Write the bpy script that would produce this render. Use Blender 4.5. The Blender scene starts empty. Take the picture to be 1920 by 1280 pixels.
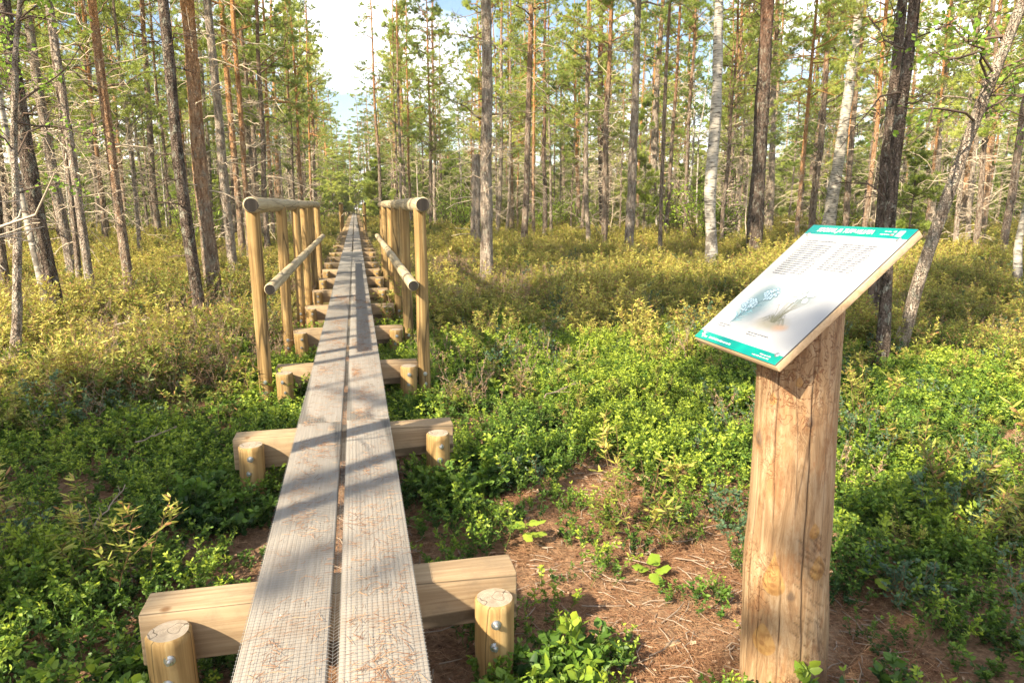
import bpy, math, random
import numpy as np
from mathutils import Vector, Matrix, Euler
C = bpy.context.scene.collection
R = math.radians
# ---------------------------------------------------------------- camera, sky, sun, exposure
EYE = np.array([0.104, 0.0, 1.5]); YAW = R(-12.73); PITCH = R(11.35)
cam = bpy.data.cameras.new("camera"); camo = bpy.data.objects.new("camera", cam); C.objects.link(camo)
camo.location = EYE; camo.rotation_euler = (R(90) - PITCH, 0, YAW)
cam.lens = 24; cam.sensor_width = 36; cam.clip_start = .05; cam.clip_end = 2000
bpy.context.scene.camera = camo
TOSUN = Vector((-1.15, -.70, 1.0)).normalized()
sun = bpy.data.lights.new("sun", 'SUN'); suno = bpy.data.objects.new("sun", sun); C.objects.link(suno)
sun.energy = 5.0; sun.angle = R(.55); sun.color = (1, .86, .64)
suno.rotation_euler = TOSUN.to_track_quat('Z', 'Y').to_euler()
w = bpy.data.worlds.new("World"); bpy.context.scene.world = w; w.use_nodes = True
nt = w.node_tree; nt.nodes.clear()
def N(t, k, **kw):
    n = t.nodes.new(k)
    for a, b in kw.items(): setattr(n, a, b)
    return n
sky = N(nt, 'ShaderNodeTexSky', sky_type='NISHITA', sun_disc=False)
sky.sun_elevation = math.asin(TOSUN.z); sky.sun_rotation = math.atan2(TOSUN.x, TOSUN.y)
bg = N(nt, 'ShaderNodeBackground'); bg.inputs[1].default_value = .078
out = N(nt, 'ShaderNodeOutputWorld')
tc = N(nt, 'ShaderNodeTexCoord'); mp = N(nt, 'ShaderNodeMapping'); mp.inputs['Scale'].default_value = (1, 1, 2.2)
nz = N(nt, 'ShaderNodeTexNoise'); nz.inputs['Scale'].default_value = 3.1; nz.inputs['Detail'].default_value = 7; nz.inputs['Roughness'].default_value = .55
cr = N(nt, 'ShaderNodeValToRGB'); cr.color_ramp.elements[0].position = .47; cr.color_ramp.elements[1].position = .60
mx = N(nt, 'ShaderNodeMixRGB'); mx.inputs[2].default_value = (11.5, 11.6, 11.8, 1)
L = nt.links.new
L(tc.outputs['Generated'], mp.inputs[0]); L(mp.outputs[0], nz.inputs['Vector']); L(nz.outputs[0], cr.inputs[0]); L(cr.outputs[0], mx.inputs[0])
L(sky.outputs[0], mx.inputs[1]); L(mx.outputs[0], bg.inputs[0]); L(bg.outputs[0], out.inputs[0])
vs = bpy.context.scene.view_settings
vs.view_transform = 'Standard'; vs.look = 'None'; vs.gamma = 1; vs.exposure = 1.68
cy = bpy.context.scene.cycles
cy.max_bounces = 6; cy.diffuse_bounces = 4; cy.glossy_bounces = 2; cy.transmission_bounces = 3; cy.transparent_max_bounces = 4
cy.use_denoising = True

# ---------------------------------------------------------------- helpers
def rng(s): return np.random.default_rng(s)
_c, _s = math.cos(YAW), math.sin(YAW)
FW = np.array([-_s * math.cos(PITCH), _c * math.cos(PITCH), -math.sin(PITCH)])
RT = np.array([_c, _s, 0.]); UP = np.cross(RT, FW)
def ray(x, y): return (x - 960) / 1280 * RT + FW - (y - 640) / 1280 * UP
def at(x, y, z=0.):
    r = ray(x, y); return EYE + (z - EYE[2]) / r[2] * r
def lin(*c): return tuple((v / 255 / 12.92 if v / 255 <= .04045 else ((v / 255 + .055) / 1.055) ** 2.4) for v in c)

class MB:
    def __init__(s): s.v = []; s.f = []; s.m = []; s.n = 0; s.attr = []
    def add(s, V, F, mat=0):
        V = np.asarray(V, float).reshape(-1, 3); F = np.asarray(F, int)
        if len(V) == 0: return
        s.v.append(V); s.f.append(F + s.n); s.m.append(np.full(len(F), mat, int)); s.n += len(V)
    def mesh(s, name, mats, smooth=False):
        me = bpy.data.meshes.new(name)
        V = np.concatenate(s.v); me.vertices.add(len(V)); me.vertices.foreach_set('co', V.ravel().astype(np.float32))
        loops = np.concatenate([f.ravel() for f in s.f]); cnt = np.concatenate([np.full(len(f), f.shape[1]) for f in s.f])
        me.loops.add(len(loops)); me.loops.foreach_set('vertex_index', loops.astype(np.int32))
        st = np.concatenate([[0], np.cumsum(cnt)[:-1]])
        me.polygons.add(len(cnt)); me.polygons.foreach_set('loop_start', st.astype(np.int32))
        for m in mats: me.materials.append(m)
        me.polygons.foreach_set('material_index', np.concatenate(s.m).astype(np.int32))
        if smooth: me.polygons.foreach_set('use_smooth', np.ones(len(cnt), bool))
        me.update(calc_edges=True); me.validate()
        return me
def obj(name, me, parent=None, **tags):
    o = bpy.data.objects.new(name, me); C.objects.link(o)
    if parent is not None: o.parent = parent
    for k, v in tags.items(): o[k] = v
    return o
def thing(name, label, cat, loc=(0, 0, 0), group=None, rot=(0, 0, 0)):
    o = bpy.data.objects.new(name, None); C.objects.link(o); o.location = loc; o.rotation_euler = rot
    o['label'] = label; o['category'] = cat; o.empty_display_size = .1
    if group: o['group'] = group
    return o
def unit(a): return a / np.maximum(np.linalg.norm(a, axis=-1, keepdims=True), 1e-9)
def tubes(mb, P, Rr, S=3, mat=0, cap=False):
    """P (N,K,3) paths, Rr (N,K) radii"""
    P = np.asarray(P, float); Rr = np.asarray(Rr, float)
    if P.ndim == 2: P = P[None]; Rr = Rr[None]
    Nn, K, _ = P.shape
    T = np.gradient(P, axis=1); T = unit(T)
    D = unit(P[:, -1] - P[:, 0])
    ref = np.where(np.abs(D[:, 2:3]) > .9, np.array([[1., 0, 0]]), np.array([[0, 0, 1.]]))
    A = unit(np.cross(T, ref[:, None, :])); B = np.cross(T, A)
    a = np.arange(S) * 2 * math.pi / S
    V = P[:, :, None, :] + Rr[:, :, None, None] * (np.cos(a)[None, None, :, None] * A[:, :, None, :] + np.sin(a)[None, None, :, None] * B[:, :, None, :])
    base = (np.arange(Nn) * K * S)[:, None, None]; k = (np.arange(K - 1) * S)[None, :, None]; i = np.arange(S)[None, None, :]; j = (i + 1) % S
    F = np.stack(np.broadcast_arrays(base + k + i, base + k + j, base + k + S + j, base + k + S + i), -1).reshape(-1, 4)
    mb.add(V.reshape(-1, 3), F, mat)
    if cap and Nn == 1:
        for kk, fl in ((0, 1), (K - 1, 0)):
            idx = np.arange(S) + kk * S
            ring = V[0, kk]; c = ring.mean(0)
            vv = np.vstack([ring, c]); ff = [[x, (x + 1) % S, S] if not fl else [(x + 1) % S, x, S] for x in range(S)]
            mb.add(vv, ff, mat)
def box(mb, lo, hi, mat=0, bev=0.):
    lo = np.array(lo, float); hi = np.array(hi, float); b = bev
    if b <= 0:
        V = [[(lo, hi)[i][0], (lo, hi)[j][1], (lo, hi)[k][2]] for i in (0, 1) for j in (0, 1) for k in (0, 1)]
        mb.add(V, [[0, 1, 3, 2], [4, 6, 7, 5], [0, 4, 5, 1], [2, 3, 7, 6], [0, 2, 6, 4], [1, 5, 7, 3]], mat); return
    bm = __import__('bmesh').new(); __import__('bmesh').ops.create_cube(bm, size=1)
    for v in bm.verts:
        for k in range(3): v.co[k] = (lo[k] + hi[k]) / 2 + v.co[k] * (hi[k] - lo[k])
    __import__('bmesh').ops.bevel(bm, geom=list(bm.edges), offset=b, segments=2, affect='EDGES', profile=.5)
    bm.verts.index_update()
    V = [tuple(v.co) for v in bm.verts]
    q = [[v.index for v in f.verts] for f in bm.faces]
    mb.add(V, [f for f in q if len(f) == 4], mat)
    mb.n -= len(V)
    t = [f for f in q if len(f) == 3]
    if t:
        mb.f.append(np.array(t) + mb.n); mb.m.append(np.full(len(t), mat))
    mb.n += len(V); bm.free()

# ---------------------------------------------------------------- materials
class Mat:
    def __init__(s, name):
        s.m = bpy.data.materials.new(name); s.m.use_nodes = True; s.t = s.m.node_tree; s.t.nodes.clear()
        s.out = N(s.t, 'ShaderNodeOutputMaterial'); s.co = N(s.t, 'ShaderNodeTexCoord')
    def l(s, a, b): s.t.links.new(a, b)
    def noise(s, scale, detail=4, vec=None, sc=(1, 1, 1), rough=.55, dist=0.):
        mp = N(s.t, 'ShaderNodeMapping'); mp.inputs['Scale'].default_value = sc
        s.l(vec or s.co.outputs['Object'], mp.inputs[0])
        n = N(s.t, 'ShaderNodeTexNoise'); n.inputs['Scale'].default_value = scale; n.inputs['Detail'].default_value = detail
        n.inputs['Roughness'].default_value = rough; n.inputs['Distortion'].default_value = dist
        s.l(mp.outputs[0], n.inputs['Vector']); return n.outputs[0]
    def ramp(s, fac, stops):
        r = N(s.t, 'ShaderNodeValToRGB'); e = r.color_ramp.elements
        while len(e) < len(stops): e.new(.5)
        for k, (p, c) in enumerate(stops):
            e[k].position = p; e[k].color = (*c, 1) if len(c) == 3 else c
        s.l(fac, r.inputs[0]); return r.outputs[0]
    def mix(s, f, a, b, mode='MIX'):
        m = N(s.t, 'ShaderNodeMixRGB', blend_type=mode)
        for v, i in ((f, 0), (a, 1), (b, 2)):
            if hasattr(v, 'links'): s.l(v, m.inputs[i])
            elif i == 0: m.inputs[0].default_value = v
            else: m.inputs[i].default_value = (*v, 1)
        return m.outputs[0]
    def math(s, op, a, b=0.):
        m = N(s.t, 'ShaderNodeMath', operation=op)
        for v, i in ((a, 0), (b, 1)):
            if hasattr(v, 'links'): s.l(v, m.inputs[i])
            else: m.inputs[i].default_value = v
        return m.outputs[0]
    def bump(s, h, st=.3, dist=.01):
        b = N(s.t, 'ShaderNodeBump'); b.inputs['Strength'].default_value = st; b.inputs['Distance'].default_value = dist
        s.l(h, b.inputs['Height']); return b.outputs[0]
    def fin(s, col, rough=.8, nrm=None, spec=.3, trans=0., metal=0.):
        p = N(s.t, 'ShaderNodeBsdfPrincipled')
        if hasattr(col, 'links'): s.l(col, p.inputs['Base Color'])
        else: p.inputs['Base Color'].default_value = (*col, 1)
        if hasattr(rough, 'links'): s.l(rough, p.inputs['Roughness'])
        else: p.inputs['Roughness'].default_value = rough
        p.inputs['Specular IOR Level'].default_value = spec; p.inputs['Metallic'].default_value = metal
        if nrm is not None: s.l(nrm, p.inputs['Normal'])
        if trans > 0:
            tr = N(s.t, 'ShaderNodeBsdfTranslucent'); s.l(col, tr.inputs[0]) if hasattr(col, 'links') else None
            ms = N(s.t, 'ShaderNodeMixShader'); ms.inputs[0].default_value = trans
            s.l(p.outputs[0], ms.inputs[1]); s.l(tr.outputs[0], ms.inputs[2]); s.l(ms.outputs[0], s.out.inputs[0])
        else: s.l(p.outputs[0], s.out.inputs[0])
        return s.m
    def rand(s): return N(s.t, 'ShaderNodeObjectInfo').outputs['Random']
    def pos(s): return N(s.t, 'ShaderNodeNewGeometry').outputs['Position']
    def isl(s): return N(s.t, 'ShaderNodeNewGeometry').outputs['Random Per Island']
    def attr(s, n): a = N(s.t, 'ShaderNodeAttribute'); a.attribute_name = n; return a.outputs['Fac']
    def sepz(s, v, k=2): a = N(s.t, 'ShaderNodeSeparateXYZ'); s.l(v, a.inputs[0]); return a.outputs[k]

def leaf_mat(name, dark, mid, light, pscale=.55, trans=.35, tip=None, rough=.5, hz=None):
    m = Mat(name)
    a = m.noise(pscale, 3, vec=m.pos()); r = m.rand(); i = m.isl()
    f = m.math('ADD', m.math('MULTIPLY', a, 1.1), m.math('MULTIPLY', r, .30)); f = m.math('ADD', f, m.math('MULTIPLY', i, .30))
    f = m.math('SUBTRACT', f, .35)
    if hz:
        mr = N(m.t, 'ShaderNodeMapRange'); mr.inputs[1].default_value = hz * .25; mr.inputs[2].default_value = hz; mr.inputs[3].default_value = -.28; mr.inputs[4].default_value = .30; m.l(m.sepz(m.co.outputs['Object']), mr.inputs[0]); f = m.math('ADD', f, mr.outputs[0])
    c = m.ramp(f, [(.12, dark), (.5, mid), (.88, light)])
    if tip is not None:
        c = m.mix(m.ramp(i, [(.86, (0, 0, 0)), (.9, (1, 1, 1))]), c, tip)
    return m.fin(c, rough, spec=.35, trans=trans)
M = {}
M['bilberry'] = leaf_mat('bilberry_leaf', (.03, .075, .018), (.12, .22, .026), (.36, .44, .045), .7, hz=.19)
M['stem'] = Mat('green_stem').fin((.10, .15, .03), .6)
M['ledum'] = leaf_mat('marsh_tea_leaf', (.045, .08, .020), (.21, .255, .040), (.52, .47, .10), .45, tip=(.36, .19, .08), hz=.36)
M['ledum_stem'] = Mat('brown_stem').fin((.20, .12, .06), .7)
M['bog'] = leaf_mat('bog_bilberry_leaf', (.05, .10, .055), (.09, .16, .08), (.15, .23, .11), .6)
M['twig'] = Mat('dry_twig').fin((.26, .20, .15), .85)
M['heath'] = leaf_mat('heather_leaf', (.20, .11, .06), (.36, .23, .12), (.48, .34, .17), .5, trans=.2)
M['grass'] = leaf_mat('grass_blade', (.11, .19, .03), (.22, .32, .05), (.40, .42, .12), .8)
M['needle'] = leaf_mat('pine_needles', (.12, .19, .05), (.36, .44, .09), (.66, .68, .18), .22, trans=.5)
M['birchleaf'] = leaf_mat('birch_leaf', (.12, .22, .03), (.27, .42, .05), (.46, .56, .09), .3, trans=.4)
M['bushleaf'] = leaf_mat('bush_leaf', (.14, .25, .03), (.26, .38, .04), (.38, .46, .06), .3, trans=.4)
def bark(name, low, low2, up, up2, z0, z1, sc=(1, 1, .25)):
    m = Mat(name); o = m.co.outputs['Object']
    n = m.noise(26, 6, sc=sc, rough=.65); n2 = m.noise(5, 3, sc=(1, 1, .6)); v = N(m.t, 'ShaderNodeTexVoronoi'); v.feature = 'DISTANCE_TO_EDGE'; v.inputs['Scale'].default_value = 42
    mp = N(m.t, 'ShaderNodeMapping'); mp.inputs['Scale'].default_value = (1, 1, .42); wn = N(m.t, 'ShaderNodeTexNoise'); wn.inputs['Scale'].default_value = 14; wn.inputs['Detail'].default_value = 3; m.l(o, wn.inputs['Vector']); va = N(m.t, 'ShaderNodeVectorMath', operation='MULTIPLY_ADD'); va.inputs[1].default_value = (.09, .09, .22); m.l(wn.outputs['Color'], va.inputs[0]); m.l(o, va.inputs[2]); m.l(va.outputs[0], mp.inputs[0]); m.l(mp.outputs[0], v.inputs['Vector'])
    a = m.ramp(n, [(.40, low2), (.56, low)]); b = m.ramp(n, [(.38, up2), (.56, up)])
    z = m.math('ADD', m.sepz(o), m.math('MULTIPLY', m.math('SUBTRACT', n2, .5), 5.)); mr = N(m.t, 'ShaderNodeMapRange'); mr.inputs[1].default_value = z0; mr.inputs[2].default_value = z1; m.l(z, mr.inputs[0])
    c = m.mix(mr.outputs[0], a, b)
    cr = m.ramp(v.outputs['Distance'], [(.0, (.35, .33, .32)), (.09, (1, 1, 1))]); c = m.mix(.32, c, cr, 'MULTIPLY')
    li = m.ramp(m.noise(17, 6, sc=(1, 1, .6), rough=.7), [(.54, (0, 0, 0)), (.60, (1, 1, 1))]); c = m.mix(m.math('MULTIPLY', m.math('MULTIPLY', li, m.math('SUBTRACT', 1., mr.outputs[0])), .6), c, (.42, .42, .34))
    dk = m.ramp(m.noise(11, 6, sc=(1, 1, .5), rough=.75), [(.56, (0, 0, 0)), (.64, (1, 1, 1))]); c = m.mix(m.math('MULTIPLY', dk, .35), c, tuple(v_ * .7 for v_ in low2))
    h = m.math('ADD', m.math('MULTIPLY', n, 2.), m.ramp(v.outputs['Distance'], [(0, (0, 0, 0)), (.2, (1, 1, 1))]))
    return m.fin(c, .9, m.bump(h, 1., .03), spec=.15)
M['bark'] = bark('pine_bark', (.40, .31, .24), (.17, .12, .085), (.60, .32, .15), (.34, .16, .07), 3.5, 7.5)
M['barkpale'] = bark('pale_pine_bark', (.56, .46, .37), (.25, .19, .145), (.58, .31, .14), (.34, .16, .07), 5.5, 9)
M['barkorange'] = bark('orange_pine_bark', (.48, .36, .26), (.20, .13, .09), (.76, .39, .16), (.46, .21, .08), 1.2, 4.5)
M['barkdark'] = bark('dark_pine_bark', (.22, .165, .13), (.075, .055, .042), (.38, .19, .11), (.17, .08, .045), 3, 7)
def birchbark():
    m = Mat('birch_bark'); n = m.noise(7, 4, sc=(1, 1, 5.)); n2 = m.noise(3.2, 5, sc=(1, 1, .9), rough=.7)
    c = m.ramp(n, [(.36, (.07, .06, .05)), (.44, (.28, .255, .22)), (.62, (.43, .395, .34))])
    z = N(m.t, 'ShaderNodeMapRange'); z.inputs[1].default_value = 0; z.inputs[2].default_value = 2.2; z.inputs[3].default_value = .16; z.inputs[4].default_value = -.1; m.l(m.sepz(m.co.outputs['Object']), z.inputs[0])
    k = m.ramp(m.math('ADD', n2, z.outputs[0]), [(.56, (0, 0, 0)), (.62, (1, 1, 1))])
    c = m.mix(m.math('MULTIPLY', k, .85), c, (.10, .085, .07))
    return m.fin(c, .75, m.bump(n2, .5, .015), spec=.2)
M['birch'] = birchbark()
M['deadwood'] = Mat('dead_branch_wood').fin((.50, .41, .31), .9, spec=.1)
M['deaddark'] = Mat('dark_branch_wood').fin((.12, .085, .065), .9, spec=.1)
def wood(name, a, b, c, axis=1, g=1., stain=None, knots=True, rough=.75, bp=.35, crack=0, rings=False):
    m = Mat(name); s = [1, 1, 1]; sc = [34 * g] * 3; 
    gs = [1., 1., 1.]; gs[axis] = .035
    n = m.noise(46 * g, 5, sc=gs, dist=.6); n2 = m.noise(9, 4, sc=[1 if k != axis else .25 for k in range(3)])
    col = m.ramp(n, [(.3, a), (.52, b), (.72, c)])
    col = m.mix(m.math('MULTIPLY', n2, .45), col, tuple(x * .62 for x in b), 'MIX')
    if knots:
        v = N(m.t, 'ShaderNodeTexVoronoi'); v.inputs['Scale'].default_value = 3.6; m.l(m.co.outputs['Object'], v.inputs['Vector'])
        kf = m.ramp(v.outputs['Distance'], [(.035, (1, 1, 1)), (.075, (0, 0, 0))]); col = m.mix(kf, col, (.17, .095, .045))
    if crack > 0:
        cs = [1., 1., 1.]; cs[axis] = .06; cn = m.noise(crack, 2, sc=cs, rough=.4)
        ck = m.math('ABSOLUTE', m.math('SUBTRACT', cn, .5)); col = m.mix(m.math('MULTIPLY', m.ramp(ck, [(.004, (1, 1, 1)), (.012, (0, 0, 0))]), .85), col, tuple(x * .22 for x in b))
    if rings:
        ln = N(m.t, 'ShaderNodeVectorMath', operation='LENGTH'); mm = N(m.t, 'ShaderNodeMapping'); mm.inputs['Scale'].default_value = [0 if q == axis else 1 for q in range(3)]; m.l(m.co.outputs['Object'], mm.inputs[0]); m.l(mm.outputs[0], ln.inputs[0])
        wv = m.math('SINE', m.math('ADD', m.math('MULTIPLY', ln.outputs['Value'], 900.), m.math('MULTIPLY', m.noise(20, 3), 9.))); col = m.mix(m.ramp(wv, [(.2, (.35, .35, .35)), (.9, (0, 0, 0))]), col, tuple(x * .55 for x in b))
        vk = m.math('ABSOLUTE', m.math('SUBTRACT', m.noise(16, 1, rough=.3), .5)); col = m.mix(m.math('MULTIPLY', m.ramp(vk, [(.004, (1, 1, 1)), (.012, (0, 0, 0))]), .85), col, (.05, .035, .025))
    if stain:
        k = m.ramp(m.noise(3.3, 6, rough=.7), [(.52, (0, 0, 0)), (.66, (1, 1, 1))]); col = m.mix(m.math('MULTIPLY', k, .6), col, stain)
    return m.fin(col, rough, m.bump(n, bp, .004), spec=.25)
M['plank'] = wood('weathered_plank', (.26, .225, .19), (.315, .28, .24), (.365, .33, .29), 1, stain=(.21, .14, .09), knots=False, g=1.6, bp=.12, crack=2.2)
M['beam'] = wood('sawn_beam', (.22, .14, .075), (.36, .26, .155), (.46, .35, .225), 0, stain=(.19, .14, .09), crack=5, bp=.5)
M['log'] = wood('treated_log', (.15, .085, .03), (.32, .205, .08), (.44, .31, .14), 2, stain=(.15, .11, .055), crack=7, bp=.6)
M['rail'] = wood('pale_rail_log', (.25, .19, .11), (.40, .325, .205), (.47, .40, .28), 1, stain=(.24, .19, .13), crack=8, bp=.6)
M['endgrain'] = wood('log_end_grain', (.24, .19, .135), (.36, .30, .23), (.43, .37, .29), 2, knots=False, rings=True, stain=(.16, .12, .08))
M['endgrey'] = wood('weathered_end_grain', (.010, .008, .007), (.022, .018, .015), (.045, .036, .03), 2, knots=False)
M['ply'] = wood('board_wood', (.42, .28, .15), (.58, .42, .26), (.66, .50, .33), 0, knots=False)
M['steel'] = Mat('galvanised_steel').fin((.55, .56, .57), .35, metal=.9)
M['wire'] = Mat('galvanised_wire').fin((.27, .265, .25), .6, metal=.2)
# ---------------------------------------------------------------- ground
_g = rng(5); _k = _g.normal(size=(26, 2)); _k *= (np.exp(_g.uniform(math.log(.25), math.log(3.2), 26)) / np.linalg.norm(_k, axis=1))[:, None]
_ph = _g.uniform(0, 6.28, 26)
def hgt(x, y):
    x = np.asarray(x, float); y = np.asarray(y, float)
    kk = np.linalg.norm(_k, axis=1); z = 0
    for q in range(26): z = z + np.sin(_k[q, 0] * x + _k[q, 1] * y + _ph[q]) * .035 / (kk[q] + .45)
    d = np.hypot(x, y - 1); amp = np.clip((d - 2) / 12, .12, 1)
    far = .10 * np.clip((y - 3) / 4, 0, 1)
    z = z * amp + far
    on = np.exp(-(x / 1.0) ** 2); z = z * (1 - .8 * on) - .02 * on
    return z
def make_ground():
    n = 320; u = np.linspace(-1, 1, n); p = np.sign(u) * (np.abs(u) ** 2.4) * 160
    X, Y = np.meshgrid(p, p + 4, indexing='ij'); Z = hgt(X, Y)
    rr = rng(2); near = np.exp(-((X - 1) ** 2 + (Y - 2.5) ** 2) / 16)
    Z += rr.normal(size=Z.shape) * .007 * near
    V = np.stack([X, Y, Z], -1).reshape(-1, 3); i = np.arange(n - 1)[:, None] * n + np.arange(n - 1)[None]
    F = np.stack([i, i + n, i + n + 1, i + 1], -1).reshape(-1, 4)
    mb = MB(); mb.add(V, F)
    m = Mat('forest_soil'); pz = m.co.outputs['Object']
    a = m.noise(38, 6, rough=.75); b = m.noise(2.2, 5); c = m.noise(.5, 4)
    col = m.ramp(a, [(.3, (.055, .030, .018)), (.5, (.19, .105, .060)), (.7, (.36, .22, .13))])
    col = m.mix(m.ramp(b, [(.42, (0, 0, 0)), (.62, (1, 1, 1))]), col, m.ramp(a, [(.3, (.10, .06, .035)), (.7, (.44, .29, .18))]))
    d = N(m.t, 'ShaderNodeVectorMath', operation='LENGTH'); m.l(pz, d.inputs[0])
    mr = N(m.t, 'ShaderNodeMapRange'); mr.inputs[1].default_value = 6; mr.inputs[2].default_value = 12; m.l(d.outputs['Value'], mr.inputs[0])
    gc = m.ramp(a, [(.3, (.07, .07, .02)), (.7, (.20, .17, .06))])
    col = m.mix(mr.outputs[0], col, gc)
    mat = m.fin(col, .95, m.bump(a, .9, .02), spec=.1)
    obj('ground', mb.mesh('ground', [mat], True), kind='structure')
make_ground()
# ---------------------------------------------------------------- boardwalk
BT = .38          # plank top
BF = [1.98 + 1.56 * k for k in range(60)]      # front faces of the cross beams
walk = thing('boardwalk', 'narrow two-plank wooden boardwalk running straight away through the bog forest', 'boardwalk')
def jit(mb, amp, seed):
    r = rng(seed)
    for k in range(len(mb.v)): mb.v[k] = mb.v[k] + r.normal(size=mb.v[k].shape) * amp
pl = MB(); box(pl, (-.110, 0, -.05), (.110, 4.66, 0), bev=.004)
plank_me = pl.mesh('plank', [M['plank']])
rr = random.Random(3)
y = -1.1; k = 0
while y < 88:
    for sx in (-1, 1):
        o = obj('plank', plank_me, walk); o.location = (sx * .1235, y, BT + rr.uniform(-.002, .002)); o.rotation_euler = (0, rr.uniform(-.004, .004), rr.uniform(-.0006, .0006))
    y += 4.68; k += 1
def log_mb(r, L, axis, S=40, K=24, seed=0, wob=.03, mats=(0, 1), chamfer=.008, endcut=0.):
    g = rng(seed); mb = MB(); t = np.linspace(0, L, K)
    t = np.concatenate([[0], [chamfer], t[1:-1], [L - chamfer], [L]]); rad = np.full(len(t), r)
    rad = rad * (1 + wob * np.interp(t, np.linspace(0, L, 9), g.normal(size=9)) * .5); rad[0] -= chamfer * .8; rad[-1] -= chamfer * .8
    ctr = np.zeros((len(t), 3)); ctr[:, 0] = np.interp(t, np.linspace(0, L, 5), g.normal(size=5)) * r * .05; ctr[:, 1] = np.interp(t, np.linspace(0, L, 5), g.normal(size=5)) * r * .05; ctr[:, 2] = t
    a = np.arange(S) * 2 * math.pi / S
    tl = np.interp(a, np.linspace(0, 2 * math.pi, 9), np.append(g.normal(size=8), 0)) * wob * .6 * r
    V = np.stack([ctr[:, None, 0] + (rad[:, None] + tl) * np.cos(a), ctr[:, None, 1] + (rad[:, None] + tl) * np.sin(a), np.broadcast_to(t[:, None], (len(t), S))], -1)
    K2 = len(t); i = np.arange(S); j = (i + 1) % S
    F = np.concatenate([np.stack([q * S + i, q * S + j, q * S + S + j, q * S + S + i], -1) for q in range(K2 - 1)])
    Vf = V.reshape(-1, 3)
    def ax(P):
        if axis == 2: return P
        if axis == 1: return np.stack([P[:, 0], P[:, 2], -P[:, 1]], -1)
        return np.stack([P[:, 2], P[:, 1], -P[:, 0]], -1)
    mb.add(ax(Vf), F, mats[0])
    for q, fl in ((0, 1), (K2 - 1, 0)):
        ring = V[q]; c = ring.mean(0); vv = np.vstack([ring, c]); ff = np.stack([i, j, np.full(S, S)], -1)
        if fl: ff = ff[:, ::-1]
        mb.add(ax(vv), ff, mats[1])
    return mb
bolt = MB(); g6 = [(math.cos(a), math.sin(a)) for a in np.arange(6) * math.pi / 3]
tubes(bolt, np.array([[0, 0, 0], [0, -.004, 0]]), np.array([.0155, .0155]), 18, cap=True)
tubes(bolt, np.array([[0, -.004, 0], [0, -.014, 0]]), np.array([.0105, .0100]), 6, cap=True)
tubes(bolt, np.array([[0, -.014, 0], [0, -.023, 0]]), np.array([.005, .005]), 10, cap=True)
bolt_me = bolt.mesh('bolt', [M['steel']])
bms = []
for q in range(3):
    for hw in (.565, .515):
        b = MB(); box(b, (-hw, 0, -.165), (hw, .125, 0), bev=.005); bms.append(b.mesh('cross_beam', [M['beam']]))
stubs = [log_mb(.062, .62, 2, seed=40 + q, wob=.05).mesh('support_post', [M['log'], M['endgrain']], True) for q in range(4)]
for me in stubs: me.set_sharp_from_angle(angle=R(40))
for k, yf in enumerate(BF[:56]):
    inr = (2 <= k <= 7) or (20 <= k <= 24)
    z0 = BT - .0505
    b = obj('cross_beam', bms[1 if inr else 0], walk); b.location = (rr.uniform(-.01, .01), yf, z0 - rr.uniform(0, .002)); b.rotation_euler = (0, rr.uniform(-.006, .006), rr.uniform(-.012, .012))
    if k > 30: continue
    for sx in (-1, 1):
        xs = sx * (.44 if inr else (.455 if sx < 0 else .475)); top = z0 + (-.01 if k else (-.045 if sx > 0 else -.015)) - rr.uniform(0, .01)
        s = obj('support_post', stubs[rr.randrange(4)], walk); s.location = (xs, yf - .068, top - .62); s.rotation_euler = (rr.uniform(-.02, .02), rr.uniform(-.02, .02), rr.uniform(-.3, .3))
        if k < 10:
            for dz in (-.055, -.13):
                bo = obj('bolt', bolt_me, s); bo.location = Vector((rr.uniform(-.012, .012), -.058, .62 + dz)); bo.matrix_parent_inverse = Matrix()
                bo.rotation_euler = (0, rr.uniform(0, 1), -s.rotation_euler.z)
                bo.location = Matrix.Rotation(-s.rotation_euler.z, 3, 'Z') @ bo.location
# wire mesh over the planks
def wires():
    mb = MB(); g = rng(9); y0, y1 = .9, 26.; h = BT + .0035
    def ribbon(P, wv, t=.0011):
        tubes(mb, P, np.full(P.shape[:2], t * .52), 3)
    xs = np.arange(-.232, .2321, .0145); K = 64; yy = np.linspace(y0, y1, K)
    P = np.zeros((len(xs), K, 3)); P[:, :, 0] = xs[:, None] + np.cumsum(g.normal(size=(len(xs), K)) * .0004, 1); P[:, :, 1] = yy
    sag = np.exp(-(xs / .009) ** 2) * .010
    P[:, :, 2] = h - sag[:, None]; P[:, :, 0] += .0012 * np.sin(yy * 3.1)[None]
    ribbon(P, None)
    yt = np.arange(y0, 17, .0145); Kx = 9; xx = np.array([-.236, -.15, -.06, -.0135, 0, .0135, .06, .15, .236])
    P = np.zeros((len(yt), Kx, 3)); P[:, :, 0] = xx; P[:, :, 1] = yt[:, None] + g.normal(size=(len(yt), Kx)) * .0007; P[:, :, 2] = h + .0014 - .010 * np.exp(-(xx / .009) ** 2)
    ribbon(P, None)
    obj('wire_mesh', mb.mesh('wire_mesh', [M['wire']]), walk)
    mb = MB(); box(mb, (-.0105, -.5, -.052), (.0105, 30, -.048)); 
wires()
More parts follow.
